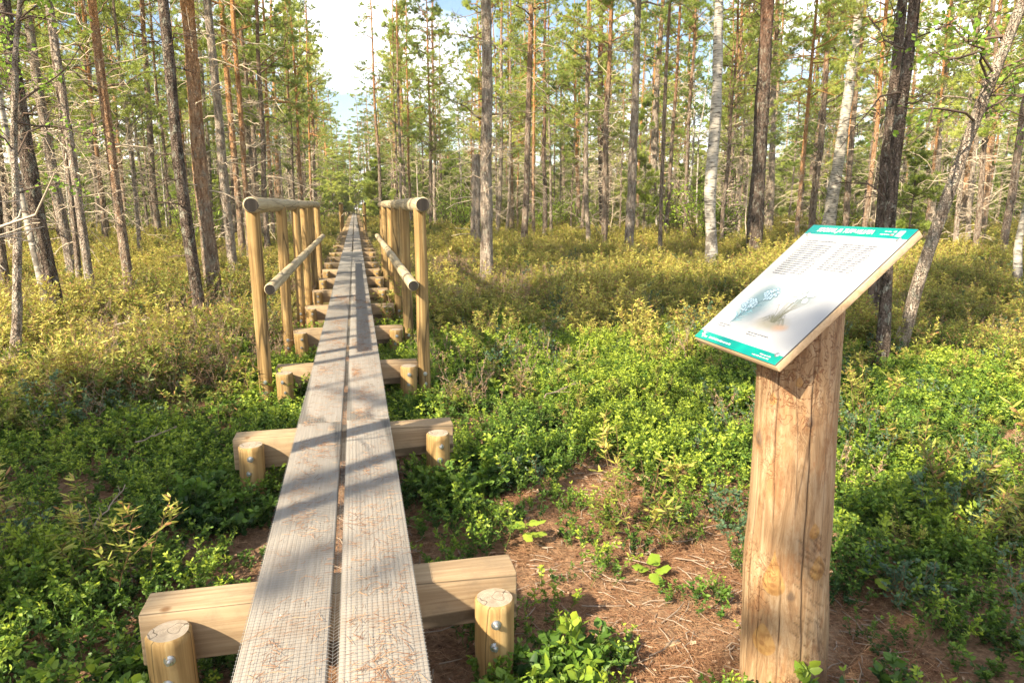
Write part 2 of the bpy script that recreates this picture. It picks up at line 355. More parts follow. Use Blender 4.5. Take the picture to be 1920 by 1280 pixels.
def needles_on_planks():
    g = rng(77); mb = MB(); n = 4200
    y = .9 + g.random(n) ** 1.6 * 9; cl = g.integers(0, 70, n); cxy = np.stack([g.uniform(-.22, .22, 70), .9 + g.random(70) ** 1.3 * 8], -1)
    x = g.uniform(-.235, .235, n); pick = g.random(n) < .7; off = g.normal(size=(n, 2)) * (.035, .09)
    x = np.where(pick, cxy[cl, 0] + off[:, 0], x); y = np.where(pick, cxy[cl, 1] + off[:, 1], y)
    ok = (np.abs(x) < .208) & (np.abs(x) > .03); x, y = x[ok], y[ok]; n = len(x)
    a = g.normal(size=n) * .9 + .4; l = g.uniform(.012, .045, n); z = BT + .0055 + g.random(n) * .003
    d = np.stack([np.cos(a), np.sin(a), g.normal(size=n) * .05], -1); p = np.stack([x, y, z], -1)
    P = np.stack([p, p + d * l[:, None] * .5 + g.normal(size=(n, 3)) * (.002, .002, 0), p + d * l[:, None]], 1)
    tubes(mb, P, np.full((n, 3), .0007), 3)
    m = Mat('fallen_needles'); col = m.ramp(m.isl(), [(0, (.14, .06, .03)), (.6, (.33, .17, .085)), (1, (.50, .33, .19))])
    M['litter'] = m.fin(col, .8)
    obj('fallen_needles', mb.mesh('fallen_needles', [M['litter']]), kind='stuff', label='dry brown pine needles caught in the wire mesh on the planks', category='needle litter')
needles_on_planks()
# ---------------------------------------------------------------- handrails
def handrail(side, y0, n, step, label, seed, group=None, zo=0.):
    t = thing('handrail', label, 'handrail', (side * .578, y0, 0), group); rg = random.Random(seed)
    for i in range(n):
        r = rg.uniform(.046, .051); me = log_mb(r, 1.98, 2, seed=seed + i, wob=.06).mesh('post', [M['log'], M['endgrain']], True); me.set_sharp_from_angle(angle=R(40))
        p = obj('post', me, t); p.location = (rg.uniform(-.006, .006), i * step, -.50 + zo); p.rotation_euler = (rg.uniform(-.006, .006), rg.uniform(-.01, .01), rg.uniform(0, 6)); 
        if i < 3 and y0 < 10:
            for dz in (.66, .74):
                bo = obj('bolt', bolt_me, p); bo.matrix_parent_inverse = Matrix(); v = Matrix.Rotation(-p.rotation_euler.z, 3, 'Z') @ Vector((0, -r, dz)); bo.location = v; bo.rotation_euler = (0, 0, -p.rotation_euler.z)
    L_ = (n - 1) * step + .22
    me = log_mb(.056, L_, 1, seed=seed + 50, K=60, wob=.05, mats=(0, 1), chamfer=.012).mesh('top_rail', [M['rail'], M['endgrey']], True); me.set_sharp_from_angle(angle=R(40))
    o = obj('top_rail', me, t); o.location = (0, -.14, 1.495 + zo)
    me = log_mb(.040, L_ + .02, 1, seed=seed + 60, K=60, wob=.05, chamfer=.007).mesh('mid_rail', [M['rail'], M['endgrey']], True); me.set_sharp_from_angle(angle=R(40))
    o = obj('mid_rail', me, t); o.location = (-side * .085, -.16, .925 + zo)
    return t
handrail(-1, 5.10, 6, 1.60, 'near log handrail along the left edge of the boardwalk, with six round posts', 100)
handrail(1, 5.10, 6, 1.60, 'near log handrail along the right edge of the boardwalk, with six round posts', 200)
handrail(-1, 33.5, 5, 1.60, 'small distant handrail far down the walkway on its left side', 300, zo=.05)
handrail(1, 33.5, 5, 1.60, 'small distant handrail far down the walkway on its right side', 400, zo=.05)
# ---------------------------------------------------------------- information sign
SW, SL = .414, .533
sign_c = np.array([1.342, 1.741, 1.264]); th = R(40.3); phi = R(1.9)
u_ = np.array([math.sin(phi), -math.cos(phi), 0]); v_ = np.array([math.cos(th) * math.cos(phi), math.cos(th) * math.sin(phi), math.sin(th)]); n_ = np.cross(u_, v_)
sign = thing('information_sign', 'white and teal plant information board tilted on a thick peeled log', 'information sign', (1.37, 1.69, 0))
MW = Matrix(((u_[0], v_[0], n_[0], sign_c[0]), (u_[1], v_[1], n_[1], sign_c[1]), (u_[2], v_[2], n_[2], sign_c[2]), (0, 0, 0, 1)))
def onsign(o, par):
    o.parent = par; 
    if par is sign: o.matrix_parent_inverse = Matrix.Translation(-Vector(sign.location)); o.matrix_basis = MW
    else: o.matrix_parent_inverse = Matrix()
    return o
b = MB(); box(b, (-SW / 2, -SL / 2, -.027), (SW / 2, SL / 2, -.0045), bev=.003)
backb = obj('backing_board', b.mesh('backing_board', [M['ply']])); onsign(backb, sign)
def panelmat():
    m = Mat('printed_panel'); o = m.co.outputs['Object']; x = m.sepz(o, 0); yv = m.sepz(o, 1)
    def blob(cx, cy, ax, ay, ang, soft=.55, dist=.35):
        mp = N(m.t, 'ShaderNodeMapping', vector_type='TEXTURE'); mp.inputs['Location'].default_value = (cx, cy, 0); mp.inputs['Rotation'].default_value = (0, 0, ang); mp.inputs['Scale'].default_value = (ax, ay, 1)
        m.l(o, mp.inputs[0]); ln = N(m.t, 'ShaderNodeVectorMath', operation='LENGTH'); m.l(mp.outputs[0], ln.inputs[0])
        nn = m.noise(28, 4); d = m.math('ADD', ln.outputs['Value'], m.math('MULTIPLY', m.math('SUBTRACT', nn, .5), dist))
        return m.ramp(d, [(soft, (1, 1, 1)), (1., (0, 0, 0))])
    col = m.mix(0, (.33, .34, .36), (1, 1, 1))
    col = m.mix(m.math('MULTIPLY', blob(-.085, -.085, .078, .115, -.25, .45, .35), .9), col, (.14, .21, .245))
    col = m.mix(m.math('MULTIPLY', blob(-.095, -.055, .055, .07, -.2, .3, .35), .6), col, (.07, .13, .16))
    col = m.mix(m.math('MULTIPLY', blob(.065, -.028, .07, .055, .1, .35, .3), .9), col, (.15, .19, .21))
    col = m.mix(m.math('MULTIPLY', blob(.045, -.145, .085, .035, .1, .3, .4), .7), col, (.27, .24, .16))
    col = m.mix(m.math('MULTIPLY', blob(.095, -.150, .04, .018, .1, .3, .4), .7), col, (.40, .25, .16))
    # teal bands
    nb = m.noise(6, 3); teal = m.ramp(nb, [(.35, (.0, .17, .17)), (.62, (.0, .26, .18))])
    t1 = m.math('GREATER_THAN', yv, SL / 2 - .043); t2 = m.math('LESS_THAN', yv, -SL / 2 + .033)
    col = m.mix(m.math('MAXIMUM', t1, t2), col, teal)
    return m.fin(col, .35, spec=.3)
b = MB(); box(b, (-SW / 2 + .001, -SL / 2 + .001, -.0045), (SW / 2 - .001, SL / 2 - .001, 0), bev=.0008)
_edge = Mat('panel_edge').fin((.10, .10, .10), .5)
panel = obj('printed_panel', b.mesh('printed_panel', [panelmat(), _edge])); onsign(panel, sign)
for p in panel.data.polygons:
    if p.normal.z < .7: p.material_index = 1
Mwhite = Mat('white_print').fin((.52, .56, .55), .35); Mink = Mat('grey_ink').fin((.05, .055, .07), .4); Mblue = Mat('blue_line').fin((.03, .075, .12), .5); Mpale = Mat('pale_print').fin((.30, .33, .36), .5); Mol = Mat('olive_line').fin((.19, .19, .13), .5)
def text(s, size, x, y, mat=Mwhite, align='LEFT', shear=0., bold=0., sx=1.):
    c = bpy.data.curves.new('lettering', 'FONT'); c.body = s; c.size = size; c.align_x = align; c.align_y = 'CENTER'; c.shear = shear; c.offset = bold; c.materials.append(mat)
    tmp = bpy.data.objects.new('tmp', c); me = bpy.data.meshes.new_from_object(tmp); me.name = 'lettering'; bpy.data.objects.remove(tmp); bpy.data.curves.remove(c)
    o = bpy.data.objects.new('lettering', me); C.objects.link(o); onsign(o, panel); o.location = (x, y, .0009); o.scale = (sx, 1, 1); return o
text('SOOKAIL JA TUPP-VILLPEA', .0235, -.160, SL / 2 - .0235, shear=.22, bold=.0009, sx=.83)
def lines(rows, mat, name='text_block', h=.0016, z=.0009, seed=1):
    h *= 1.5 if h < .003 else 1
    g = random.Random(seed); mb = MB()
    for x0, x1, yy in rows:
        x = x0
        while x < x1:
            wl = min(g.uniform(.005, .017), x1 - x)
            if wl > .002: box(mb, (x, yy, z - .0006), (x + wl, yy + h * g.uniform(.75, 1.1), z))
            x += wl + .0022
    o = obj(name, mb.mesh(name, [mat])); onsign(o, panel); return o
g = random.Random(4)
rows = [(-.160, -.160 + (.138 if k not in (1, 16) else .07) * g.uniform(.93, 1), .192 - k * .0094) for k in range(17)]
lines(rows, Mink)
rows = [(.004, .004 + .140 * g.uniform(.9, 1), .186 - k * .0088) for k in range(13)]
lines(rows, Mink, seed=2)
lines([(-.158, -.098, -.191), (-.158, -.118, -.199), (-.004, .09, -.193), (-.004, .045, -.201)], Mink, seed=3)
lines([(-.135, -.015, -SL / 2 + .012)], Mwhite, h=.0065, seed=5)
lines([(.12, .170, -SL / 2 + .017), (.095, .170, -SL / 2 + .0085)], Mwhite, h=.0038, seed=6)
lines([(.105, .131, SL / 2 - .018), (.098, .131, SL / 2 - .030)], Mwhite, h=.004, seed=7)
# small flags and plain square beside them
b = MB(); box(b, (.135, SL / 2 - .0195, .0003), (.147, SL / 2 - .0125, .0009)); box(b, (.135, SL / 2 - .0315, .0003), (.147, SL / 2 - .0285, .0009), 1); box(b, (.135, SL / 2 - .0285, .0003), (.147, SL / 2 - .0245, .0009))
o = obj('flag_mark', b.mesh('flag_mark', [Mpale, Mat('red_print').fin((.45, .12, .12), .5)])); onsign(o, panel)
b = MB(); box(b, (.154, SL / 2 - .0345, .0003), (.176, SL / 2 - .0115, .0009)); o = obj('plain_square', b.mesh('plain_square', [Mat('pale_grey_print').fin((.45, .52, .58), .5)])); onsign(o, panel)
# leaf logo at the foot
b = MB()
for k, (a, l) in enumerate([(2.6, .013), (1.9, .016), (1.1, .015), (.2, .012), (-.9, .010)]):
    c0 = np.array([-.172, -SL / 2 + .015]); d = np.array([math.cos(a), math.sin(a)]); s_ = np.array([-d[1], d[0]]) * .0028
    q = [c0, c0 + d * l * .5 + s_, c0 + d * l, c0 + d * l * .5 - s_]; b.add([[*p, .001] for p in q], [[0, 3, 2, 1]])
o = obj('leaf_logo', b.mesh('leaf_logo', [Mwhite])); onsign(o, panel)
text('RMK', .0085, -.162, -SL / 2 + .013, bold=.0004)
# plant drawings
def strip(mb, P, wd, z, mat=0):
    P = np.array(P, float); t = unit(np.gradient(P, axis=0)); s_ = np.stack([-t[:, 1], t[:, 0]], -1) * np.asarray(wd).reshape(-1, 1) / 2
    A = np.hstack([P + s_, np.full((len(P), 1), z)]); B = np.hstack([P - s_, np.full((len(P), 1), z)]); n = len(P)
    mb.add(np.vstack([A, B]), [[i + n, i + n + 1, i + 1, i] for i in range(n - 1)], mat)
def drawing(kind, cx, cy):
    mb = MB(); g = rng(60 + kind)
    def disc(x, y, rx, ry, z, mat):
        a = np.arange(16) * math.pi / 8; rr_ = 1 + g.normal(size=16) * .10
        V = np.stack([x + rx * rr_ * np.cos(a), y + ry * rr_ * np.sin(a), np.full(16, z)], -1); V = np.vstack([V, [[x, y, z]]]); mb.add(V, [[i, (i + 1) % 16, 16] for i in range(16)], mat)
        strip(mb, np.vstack([V[:16, :2], V[:1, :2]]), .0008, z + .00015, 1)
    z = .0006
    if kind == 0:
        strip(mb, [(cx - .024, cy - .09), (cx - .018, cy - .05), (cx - .005, cy - .01), (cx + .02, cy + .03)], [.0022, .002, .0018, .0015], z, 1)
        for k in range(26):
            t = k / 26; px, py = cx - .024 + .022 * t, cy - .088 + .075 * t; a = (.75 if k % 2 else 2.5) + g.normal() * .35 - .6 * (1 - t); l = .030 + .012 * g.random()
            q = np.array([[px, py], [px + l * .5 * math.cos(a) + .002, py + l * .5 * math.sin(a) + .003], [px + l * math.cos(a), py + l * math.sin(a) - .003]])
            strip(mb, q, [.0008, .0048, .0006], z + .0001, 3); strip(mb, q + .0006, [.0009, .0013, .0007], z + .0003, 1)
        for (dx, dy, r) in ((-.022, -.008, .030), (.022, .047, .030)):
            for k in range(60):
                a = g.uniform(0, 6.28); q = r * math.sqrt(g.random()); disc(cx + dx + q * math.cos(a), cy + dy + q * .85 * math.sin(a), .0052, .0048, z + .0003 + k * .00002, 2)
    else:
        for k in range(16):
            a = 1.50 + g.normal() * .20; l = g.uniform(.07, .125); bx = cx + g.normal() * .008
            P = [(bx, cy - .09), (bx + .45 * l * math.cos(a), cy - .09 + .5 * l * math.sin(a)), (bx + l * math.cos(a) * 1.1, cy - .09 + l * math.sin(a))]
            strip(mb, P, [.0014, .0011, .0007], z + k * .00002, 4)
        for k in range(18):
            a = g.uniform(.1, 3.0); l = g.uniform(.03, .065)
            strip(mb, [(cx, cy - .09), (cx + l * .6 * math.cos(a), cy - .09 + l * .5 * math.sin(a) + .010), (cx + l * math.cos(a), cy - .09 + l * .3 * math.sin(a) - .008)], [.0016, .0012, .0006], z + k * .00002, 4)
        for (dx, dy, rx, ry) in ((-.012, .028, .015, .012), (.008, .040, .014, .010), (-.008, .006, .014, .011), (.034, .036, .013, .009), (.042, .006, .012, .010), (.010, .018, .013, .010), (-.045, -.015, .010, .008)):
            for q in range(3): disc(cx + dx + g.normal() * .004, cy + dy + g.normal() * .003, rx * .85, ry * .85, z + .0005 + q * .0002, 2)
    o = obj('plant_drawing', mb.mesh('plant_drawing', [Mblue, Mblue if kind == 0 else Mpale, Mat('petal').fin((.25, .34, .42), .5) if kind == 0 else Mat('white_petal').fin((.42, .43, .45), .5), Mat('leaf_wash').fin((.22, .40, .47), .5), Mol])); onsign(o, panel)
drawing(0, -.090, -.090); drawing(1, .046, -.050)
for sx, sy in ((-1, 1), (1, 1), (-1, -1), (1, -1)):
    mb = MB(); tubes(mb, np.array([[0, 0, -.001], [0, 0, .002], [0, 0, .0035]]), np.array([.0075, .0075, .005]), 16, cap=True)
    o = obj('screw', mb.mesh('screw', [M['steel']])); onsign(o, panel); o.location = (sx * (SW / 2 - .026), (SL / 2 - .046) if sy > 0 else (-SL / 2 + .032), 0)
def sign_log():
    S, K = 300, 260; a = np.linspace(0, 2 * math.pi, S, endpoint=False); t = np.linspace(-.12, 1.36, K)
    A, T = np.meshgrid(a, t); g = rng(31)
    r = .128 - .010 * T + .006 * np.exp(-((T - .42) / .12) ** 2) * np.cos(A - 2.6) + .004 * np.sin(T * 4 + 1) + .003 * np.sin(2 * A + T) + .0015 * np.sin(5 * A + 2 * T)
    crack = np.zeros_like(A); knot = np.zeros_like(A); ring = np.zeros_like(A)
    # direction towards the camera
    ac = math.atan2(EYE[1] - 1.69, EYE[0] - 1.37)
    for da, w0, ph, t0, t1 in ((-.98, .0035, 0, -.2, 1.4), (-.38, .0026, 1, .5, 1.4), (-.12, .0022, 2, -.2, .55), (.42, .0036, 3, -.2, 1.15), (2.2, .005, 5, -.2, 1.4), (-2.1, .005, 6, -.2, 1.4), (-.62, .0016, 7, -.1, .5)):
        c = ac + da + .05 * np.sin(T * 3.1 + ph) + .02 * np.sin(T * 11 + ph * 2) + .006 * np.sin(T * 47 + ph)
        d = np.abs((A - c + math.pi) % (2 * math.pi) - math.pi) * .13
        k = np.exp(-(d / w0 * 1.6) ** 2) * np.clip((T - t0) * 6, 0, 1) * np.clip((t1 - T) * 6, 0, 1); crack = np.maximum(crack, k)
    def onlog(px, py):      # point of the log seen along a sight line
        rr_ = ray(px, py); o_ = EYE - np.array([1.37, 1.69, 0]); a_ = rr_[0] ** 2 + rr_[1] ** 2; b_ = o_[0] * rr_[0] + o_[1] * rr_[1]; c_ = o_[0] ** 2 + o_[1] ** 2 - .125 ** 2
        t_ = (-b_ - math.sqrt(max(b_ * b_ - a_ * c_, 0))) / a_; h_ = o_ + t_ * rr_; return math.atan2(h_[1], h_[0]), h_[2]
    dark = np.zeros_like(A)
    for px, py, s, kd in ((1459, 1092, .030, 0), (1437, 1200, .034, 0), (1436, 822, .022, 1), (1466, 750, .012, 0), (1541, 1000, .016, 0), (1545, 1070, .026, 0), (1540, 795, .014, 1), (1520, 720, .010, 0), (1490, 1118, .013, 2), (2e3, .5, .03, 0), (3e3, .9, .03, 0)):
        c, tz = onlog(px, py) if px < 1999 else (ac + px / 1e3, py)
        d0 = ((A - c + math.pi) % (2 * math.pi) - math.pi) * .125; dz = T - tz
        wdn = np.where(dz > 0, np.clip(1 - dz / (s * 3.6), .18, 1), 1.); up = np.where(dz > 0, .30 if px == 1459 else .6, .9); d = np.sqrt((d0 / wdn) ** 2 + (dz * up) ** 2) / s
        if kd != 2: r = r + .009 * (s / .034) * np.exp(-d ** 2 * 1.3)
        if kd == 0: knot = np.maximum(knot, np.clip((1.15 - d) * 4, 0, 1))
        else: dark = np.maximum(dark, np.clip((1.1 - d) * 2, 0, 1))
        if kd != 2: ring = np.maximum(ring, np.exp(-(np.sqrt(d0 ** 2 + dz ** 2) / s * 2.6) ** 2)); ring = np.maximum(ring, .62 * np.exp(-((d - 1.05) / .10) ** 2))
    # chipped bark edges / bites on the right side
    for q in range(130):
        c = ac + g.uniform(.25, 1.0); tz = g.uniform(.35, 1.2); wd = g.uniform(.008, .022); d0 = np.abs((A - c + math.pi) % (2 * math.pi) - math.pi) * .13; dz = np.abs(T - tz + .1 * (A - c))
        k = np.exp(-(dz / .003) ** 2) * np.clip(1 - d0 / wd, 0, 1) ** .5; crack = np.maximum(crack, k * .55)
    r = r - crack * .006
    V = np.stack([r * np.cos(A), r * np.sin(A), T], -1)
    V[..., 0] -= .030 * T * RT[0]; V[..., 1] -= .030 * T * RT[1]      # the log leans a little
    # trim the top to the slope of the board's underside
    top = (sign_c[2] - .0285 / math.cos(th)) + (V[..., 0] + 1.37 - sign_c[0]) * math.tan(th)
    V[..., 2] = np.minimum(V[..., 2], top)
    idx = np.arange(K - 1)[:, None] * S + np.arange(S)[None]; jdx = np.arange(K - 1)[:, None] * S + (np.arange(S)[None] + 1) % S
    F = np.stack([idx, jdx, jdx + S, idx + S], -1).reshape(-1, 4); mb = MB(); mb.add(V.reshape(-1, 3), F)
    m = Mat('peeled_log'); n = m.noise(30, 8, sc=(1, 1, .14), rough=.72, dist=1.2); n2 = m.noise(8, 8, sc=(1, 1, .5), rough=.8); n3 = m.noise(60, 4, sc=(1, 1, .05))
    col = m.ramp(n, [(.32, (.16, .09, .045)), (.48, (.30, .19, .10)), (.62, (.39, .275, .165))])
    col = m.mix(m.ramp(n2, [(.50, (0, 0, 0)), (.60, (.8, .8, .8))]), col, m.ramp(n3, [(.35, (.12, .05, .022)), (.6, (.31, .16, .07))]))
    col = m.mix(m.ramp(m.noise(4.5, 6, sc=(1, 1, .35), rough=.75), [(.54, (0, 0, 0)), (.66, (.75, .75, .75))]), col, (.10, .065, .045))
    col = m.mix(m.ramp(m.attr('knot'), [(.1, (0, 0, 0)), (.5, (.85, .85, .85))]), col, m.ramp(m.noise(40, 3), [(.35, (.24, .115, .035)), (.6, (.38, .22, .075))]))
    col = m.mix(m.math('MULTIPLY', m.attr('dark'), .75), col, (.10, .07, .05))
    col = m.mix(m.ramp(m.attr('ring'), [(.55, (0, 0, 0)), (.8, (.8, .8, .8))]), col, (.20, .095, .035))
    col = m.mix(m.attr('crack'), col, (.045, .022, .012))
    cn = m.math('ABSOLUTE', m.math('SUBTRACT', m.noise(11, 2, sc=(1, 1, .05), rough=.4), .5)); col = m.mix(m.math('MULTIPLY', m.ramp(cn, [(.003, (1, 1, 1)), (.008, (0, 0, 0))]), .6), col, (.07, .04, .025))
    wm_ = m.math('ABSOLUTE', m.math('SUBTRACT', m.noise(26, 3, sc=(1, 1, .9), rough=.5, dist=1.5), .5)); msk = m.ramp(m.noise(3.0, 2, sc=(1, 1, .7)), [(.5, (0, 0, 0)), (.56, (1, 1, 1))]); worm = m.math('MULTIPLY', m.ramp(wm_, [(.008, (1, 1, 1)), (.022, (0, 0, 0))]), msk); col = m.mix(m.math('MULTIPLY', worm, .7), col, (.16, .06, .025))
    mat = m.fin(col, .6, m.bump(m.math('SUBTRACT', m.math('ADD', n, n3), worm), .7, .005), spec=.3)
    me = mb.mesh('log_post', [mat], True)
    for nm, arr in (('crack', crack), ('knot', knot), ('ring', ring), ('dark', dark)):
        at_ = me.attributes.new(nm, 'FLOAT', 'POINT'); at_.data.foreach_set('value', arr.ravel().astype(np.float32))
    o = obj('log_post', me, sign)
sign_log()

# ---------------------------------------------------------------- trees
def branches(g, n, z0, z1, trunk, length, el, droop, K=5, az=None, curl=.25):
    z = np.sort(g.uniform(z0, z1, n)); az = g.uniform(0, 2 * math.pi, n) if az is None else az
    s = trunk(z); e = g.normal(el[0], el[1], n); Ls = length(z) * g.uniform(.45, 1.15, n)
    t = np.linspace(0, 1, K)[None, :, None]
    h = np.stack([np.cos(az), np.sin(az), np.zeros(n)], -1)[:, None]; side = np.stack([-np.sin(az), np.cos(az), np.zeros(n)], -1)[:, None]
    dr = (g.normal(droop[0], droop[1], n))[:, None, None]; cu = g.normal(0, curl, n)[:, None, None]; Lb = Ls[:, None, None]
    P = s[:, None] + Lb * t * h * np.cos(e)[:, None, None] + Lb * t ** 2 * cu * side + np.array([0, 0, 1.]) * Lb * (t * np.sin(e)[:, None, None] + dr * t ** 2)
    P[:, 1:] += g.normal(size=(n, K - 1, 3)) * (Ls * .035)[:, None, None]
    return P, Ls, az
def subs(g, P, Ls, m, frac=(.35, .7), t0=.25, K=4, up=.1):
    """m side twigs on each branch"""
    n = len(P); Kp = P.shape[1]; bi = np.repeat(np.arange(n), m); t = g.uniform(t0, .98, n * m); f = t * (Kp - 1); i = np.minimum(f.astype(int), Kp - 2); fr = (f - i)[:, None]
    s = P[bi, i] * (1 - fr) + P[bi, i + 1] * fr; d = unit(P[bi, i + 1] - P[bi, i])
    sd = unit(np.cross(d, [0, 0, 1.])) * g.choice([-1, 1], n * m)[:, None]
    dd = unit(d * g.uniform(.4, 1.0, (n * m, 1)) + sd * g.uniform(.4, 1.1, (n * m, 1)) + np.array([0, 0, 1.]) * g.normal(up, .3, (n * m, 1)))
    Lt = Ls[bi] * g.uniform(*frac, n * m) * (1.15 - t * .7)
    tt = np.linspace(0, 1, K)[None, :, None]; Q = s[:, None] + dd[:, None] * tt * Lt[:, None, None] + g.normal(size=(n * m, 1, 3)) * tt ** 2 * Lt[:, None, None] * .18
    return Q, Lt
def along(g, P, m, t0=.3):
    n, K, _ = P.shape; bi = np.repeat(np.arange(n), m); t = g.uniform(t0, 1, n * m); f = t * (K - 1); i = np.minimum(f.astype(int), K - 2); fr = (f - i)[:, None]
    return P[bi, i] * (1 - fr) + P[bi, i + 1] * fr, unit(P[bi, i + 1] - P[bi, i])
def tufts(mb, g, p, d, B, l, wd, mat, spread=.9):
    n = len(p); pp = np.repeat(p, B, 0); dd = np.repeat(d, B, 0); r = unit(g.normal(size=(n * B, 3)))
    D = unit(dd * .7 + r * spread); ll = l * g.uniform(.7, 1.2, (n * B, 1)); s = unit(np.cross(D, g.normal(size=(n * B, 3)))) * wd / 2
    q = pp + r * l * .1
    V = np.stack([q - s, q + s, q + D * ll], 1).reshape(-1, 3); F = np.arange(n * B * 3).reshape(-1, 3); mb.add(V, F, mat)
def leaves(mb, g, p, l, asp, mat, n_each=1, spread=.05, up=.6):
    p = np.repeat(p, n_each, 0) + g.normal(size=(len(p) * n_each, 3)) * spread; n = len(p)
    D = unit(g.normal(size=(n, 3)) * (1, 1, .6)); nn = unit(g.normal(size=(n, 3)) * .8 + np.array([0, 0, up])); s = unit(np.cross(D, nn)); ll = l * g.uniform(.7, 1.25, (n, 1)); ww = ll * asp / 2
    V = np.stack([p, p + D * ll * .45 + s * ww, p + D * ll, p + D * ll * .45 - s * ww], 1).reshape(-1, 3); mb.add(V, np.arange(n * 4).reshape(-1, 4), mat)
def trunkf(H, lean, g, wob):
    zz = np.linspace(0, H, 8); wx = np.cumsum(g.normal(size=8)) * wob; wy = np.cumsum(g.normal(size=8)) * wob; wx -= wx[0] + (wx[-1] - wx[0]) * zz / H; wy -= wy[0] + (wy[-1] - wy[0]) * zz / H
    def sm(z, w):
        f = np.clip(z / H * 7, 0, 6.999); i = f.astype(int); t = f - i; t = t * t * (3 - 2 * t); return w[i] * (1 - t) + w[i + 1] * t
    return lambda z: np.stack([lean[0] * z + sm(z, wx), lean[1] * z + sm(z, wy), z], -1)
def trunk_mb(tf, H, r0, S, K, g, flare=.35, top=.12, bumps=.04):
    z = np.concatenate([[-.25, 0.], np.linspace(0, H, K)[1:]]) ; P = tf(np.clip(z, 0, H)); P[:, 2] = z
    r = r0 * ((1 - np.clip(z, 0, H) / H) * (1 - top) + top) ** .85 * (1 + flare * np.exp(-np.clip(z, 0, 9) / .22)); r = r * (1 + g.normal(size=len(z)) * bumps)
    mb = MB(); tubes(mb, P, r, S)
    if S > 9: mb.v[0] = mb.v[0] + g.normal(size=mb.v[0].shape) * r0 * .035 * (1, 1, .3)
    return mb, (lambda zq: np.interp(zq, z, r))
def pine(name, label, seed, H=12., r0=.11, lean=(0, 0), crown0=.55, barkm='bark', nd=30, lod=.6, wob=.05, dark=False, crown_r=1.6, group=None, loc=(0, 0, 0), K=26, S=10, needles=True, deadlen=1.0):
    g = rng(seed); tf = trunkf(H, lean, g, wob)
    t = thing(name, label, 'pine tree', loc, group)
    tb, rf = trunk_mb(tf, H, r0, S, K, g); obj('trunk', tb.mesh('trunk', [M[barkm]], True), t)
    wm = M['deaddark'] if dark else M['deadwood']
    mb = MB(); zc = H * crown0
    P, Ls, az = branches(g, nd, .9, zc + 1.2, tf, lambda z: deadlen * (.45 + .6 * np.clip(z / zc, 0, 1.2)) * (r0 / .11) ** .3, (.15, .35), (-.18, .3), 6)
    tubes(mb, P, (.006 + .006 * Ls)[:, None] * np.linspace(1, .3, 6)[None], 4)
    Q, Lq = subs(g, P, Ls, 4, (.3, .7), .2, 4, 0.); tubes(mb, Q, np.full(len(Q), .0042)[:, None] * np.linspace(1, .4, 4)[None], 3)
    Q2, Lq2 = subs(g, Q, Lq, 2, (.3, .8), .2, 3, 0.); tubes(mb, Q2, np.full(len(Q2), .0028)[:, None] * np.linspace(1, .5, 3)[None], 3)
    obj('dead_branches', mb.mesh('dead_branches', [wm]), t)
    # crown
    mb = MB(); n = int(26 * lod + 14)
    prof = lambda z: crown_r * (np.clip((H - z) / (H - zc), 0, 1) ** .7 * .85 + .18) * np.where(z < zc + .8, .8, 1)
    P, Ls, az = branches(g, n, zc, H - .15, tf, prof, (.30, .25), (.05, .18), 6)
    tubes(mb, P, (.010 + .011 * Ls)[:, None] * np.linspace(1, .3, 6)[None], 4, 0)
    Q, Lq = subs(g, P, Ls, int(5 + 2 * lod), (.35, .7), .3, 4, .15); tubes(mb, Q, np.full(len(Q), .006)[:, None] * np.linspace(1, .4, 4)[None], 3, 0)
    Q2, L2 = subs(g, Q, Lq, 3, (.4, .8), .3, 3, .2); tubes(mb, Q2, np.full(len(Q2), .0035)[:, None] * np.linspace(1, .5, 3)[None], 3, 0)
    if needles:
        p, d = along(g, Q2, 4, .45); p2, d2 = along(g, Q, 4, .5); p3, d3 = along(g, P, 4, .6)
        p = np.vstack([p, p2, p3]); d = np.vstack([d, d2, d3]); tufts(mb, g, p, d, 9, .085, .011, 1, .85)
    obj('crown', mb.mesh('crown', [M[barkm], M['needle']]), t)
    return t
def birch(name, label, seed, H=9., r0=.07, lean=(0, 0), loc=(0, 0, 0), group=None, nb=26, z0=.35, wob=.08, leafl=.045, dens=1., S=12, cat='birch tree', barkm='birch', blen=1.3, crown_leaf='birchleaf'):
    g = rng(seed); tf = trunkf(H, lean, g, wob); t = thing(name, label, cat, loc, group)
    tb, rf = trunk_mb(tf, H, r0, S, 30, g, flare=.45, bumps=.05); obj('trunk', tb.mesh('trunk', [M[barkm]], True), t)
    mb = MB(); P, Ls, az = branches(g, nb, H * z0, H - .1, tf, lambda z: blen * (.5 + .5 * np.clip((H - z) / (H * (1 - z0)), 0, 1)), (.55, .25), (-.35, .2), 6)
    tubes(mb, P, (.005 + .006 * Ls)[:, None] * np.linspace(1, .25, 6)[None], 4, 0)
    Q, Lq = subs(g, P, Ls, 7, (.3, .6), .15, 4, -.1); tubes(mb, Q, np.full(len(Q), .0035)[:, None] * np.linspace(1, .4, 4)[None], 3, 0)
    p, d = along(g, Q, int(9 * dens), .1); leaves(mb, g, p, leafl, .72, 1, 1, .03)
    obj('crown', mb.mesh('crown', [M['deaddark'], M[crown_leaf]]), t)
    return t
def copy_tree(o, loc, rz, sc, label=None, group=None):
    c = o.copy(); C.objects.link(c); c.location = loc; c.rotation_euler = (0, 0, rz); c.scale = sc
    if label: c['label'] = label
    if group: c['group'] = group
    for ch in list(o.children):
        d = ch.copy(); C.objects.link(d); d.parent = c
    return c
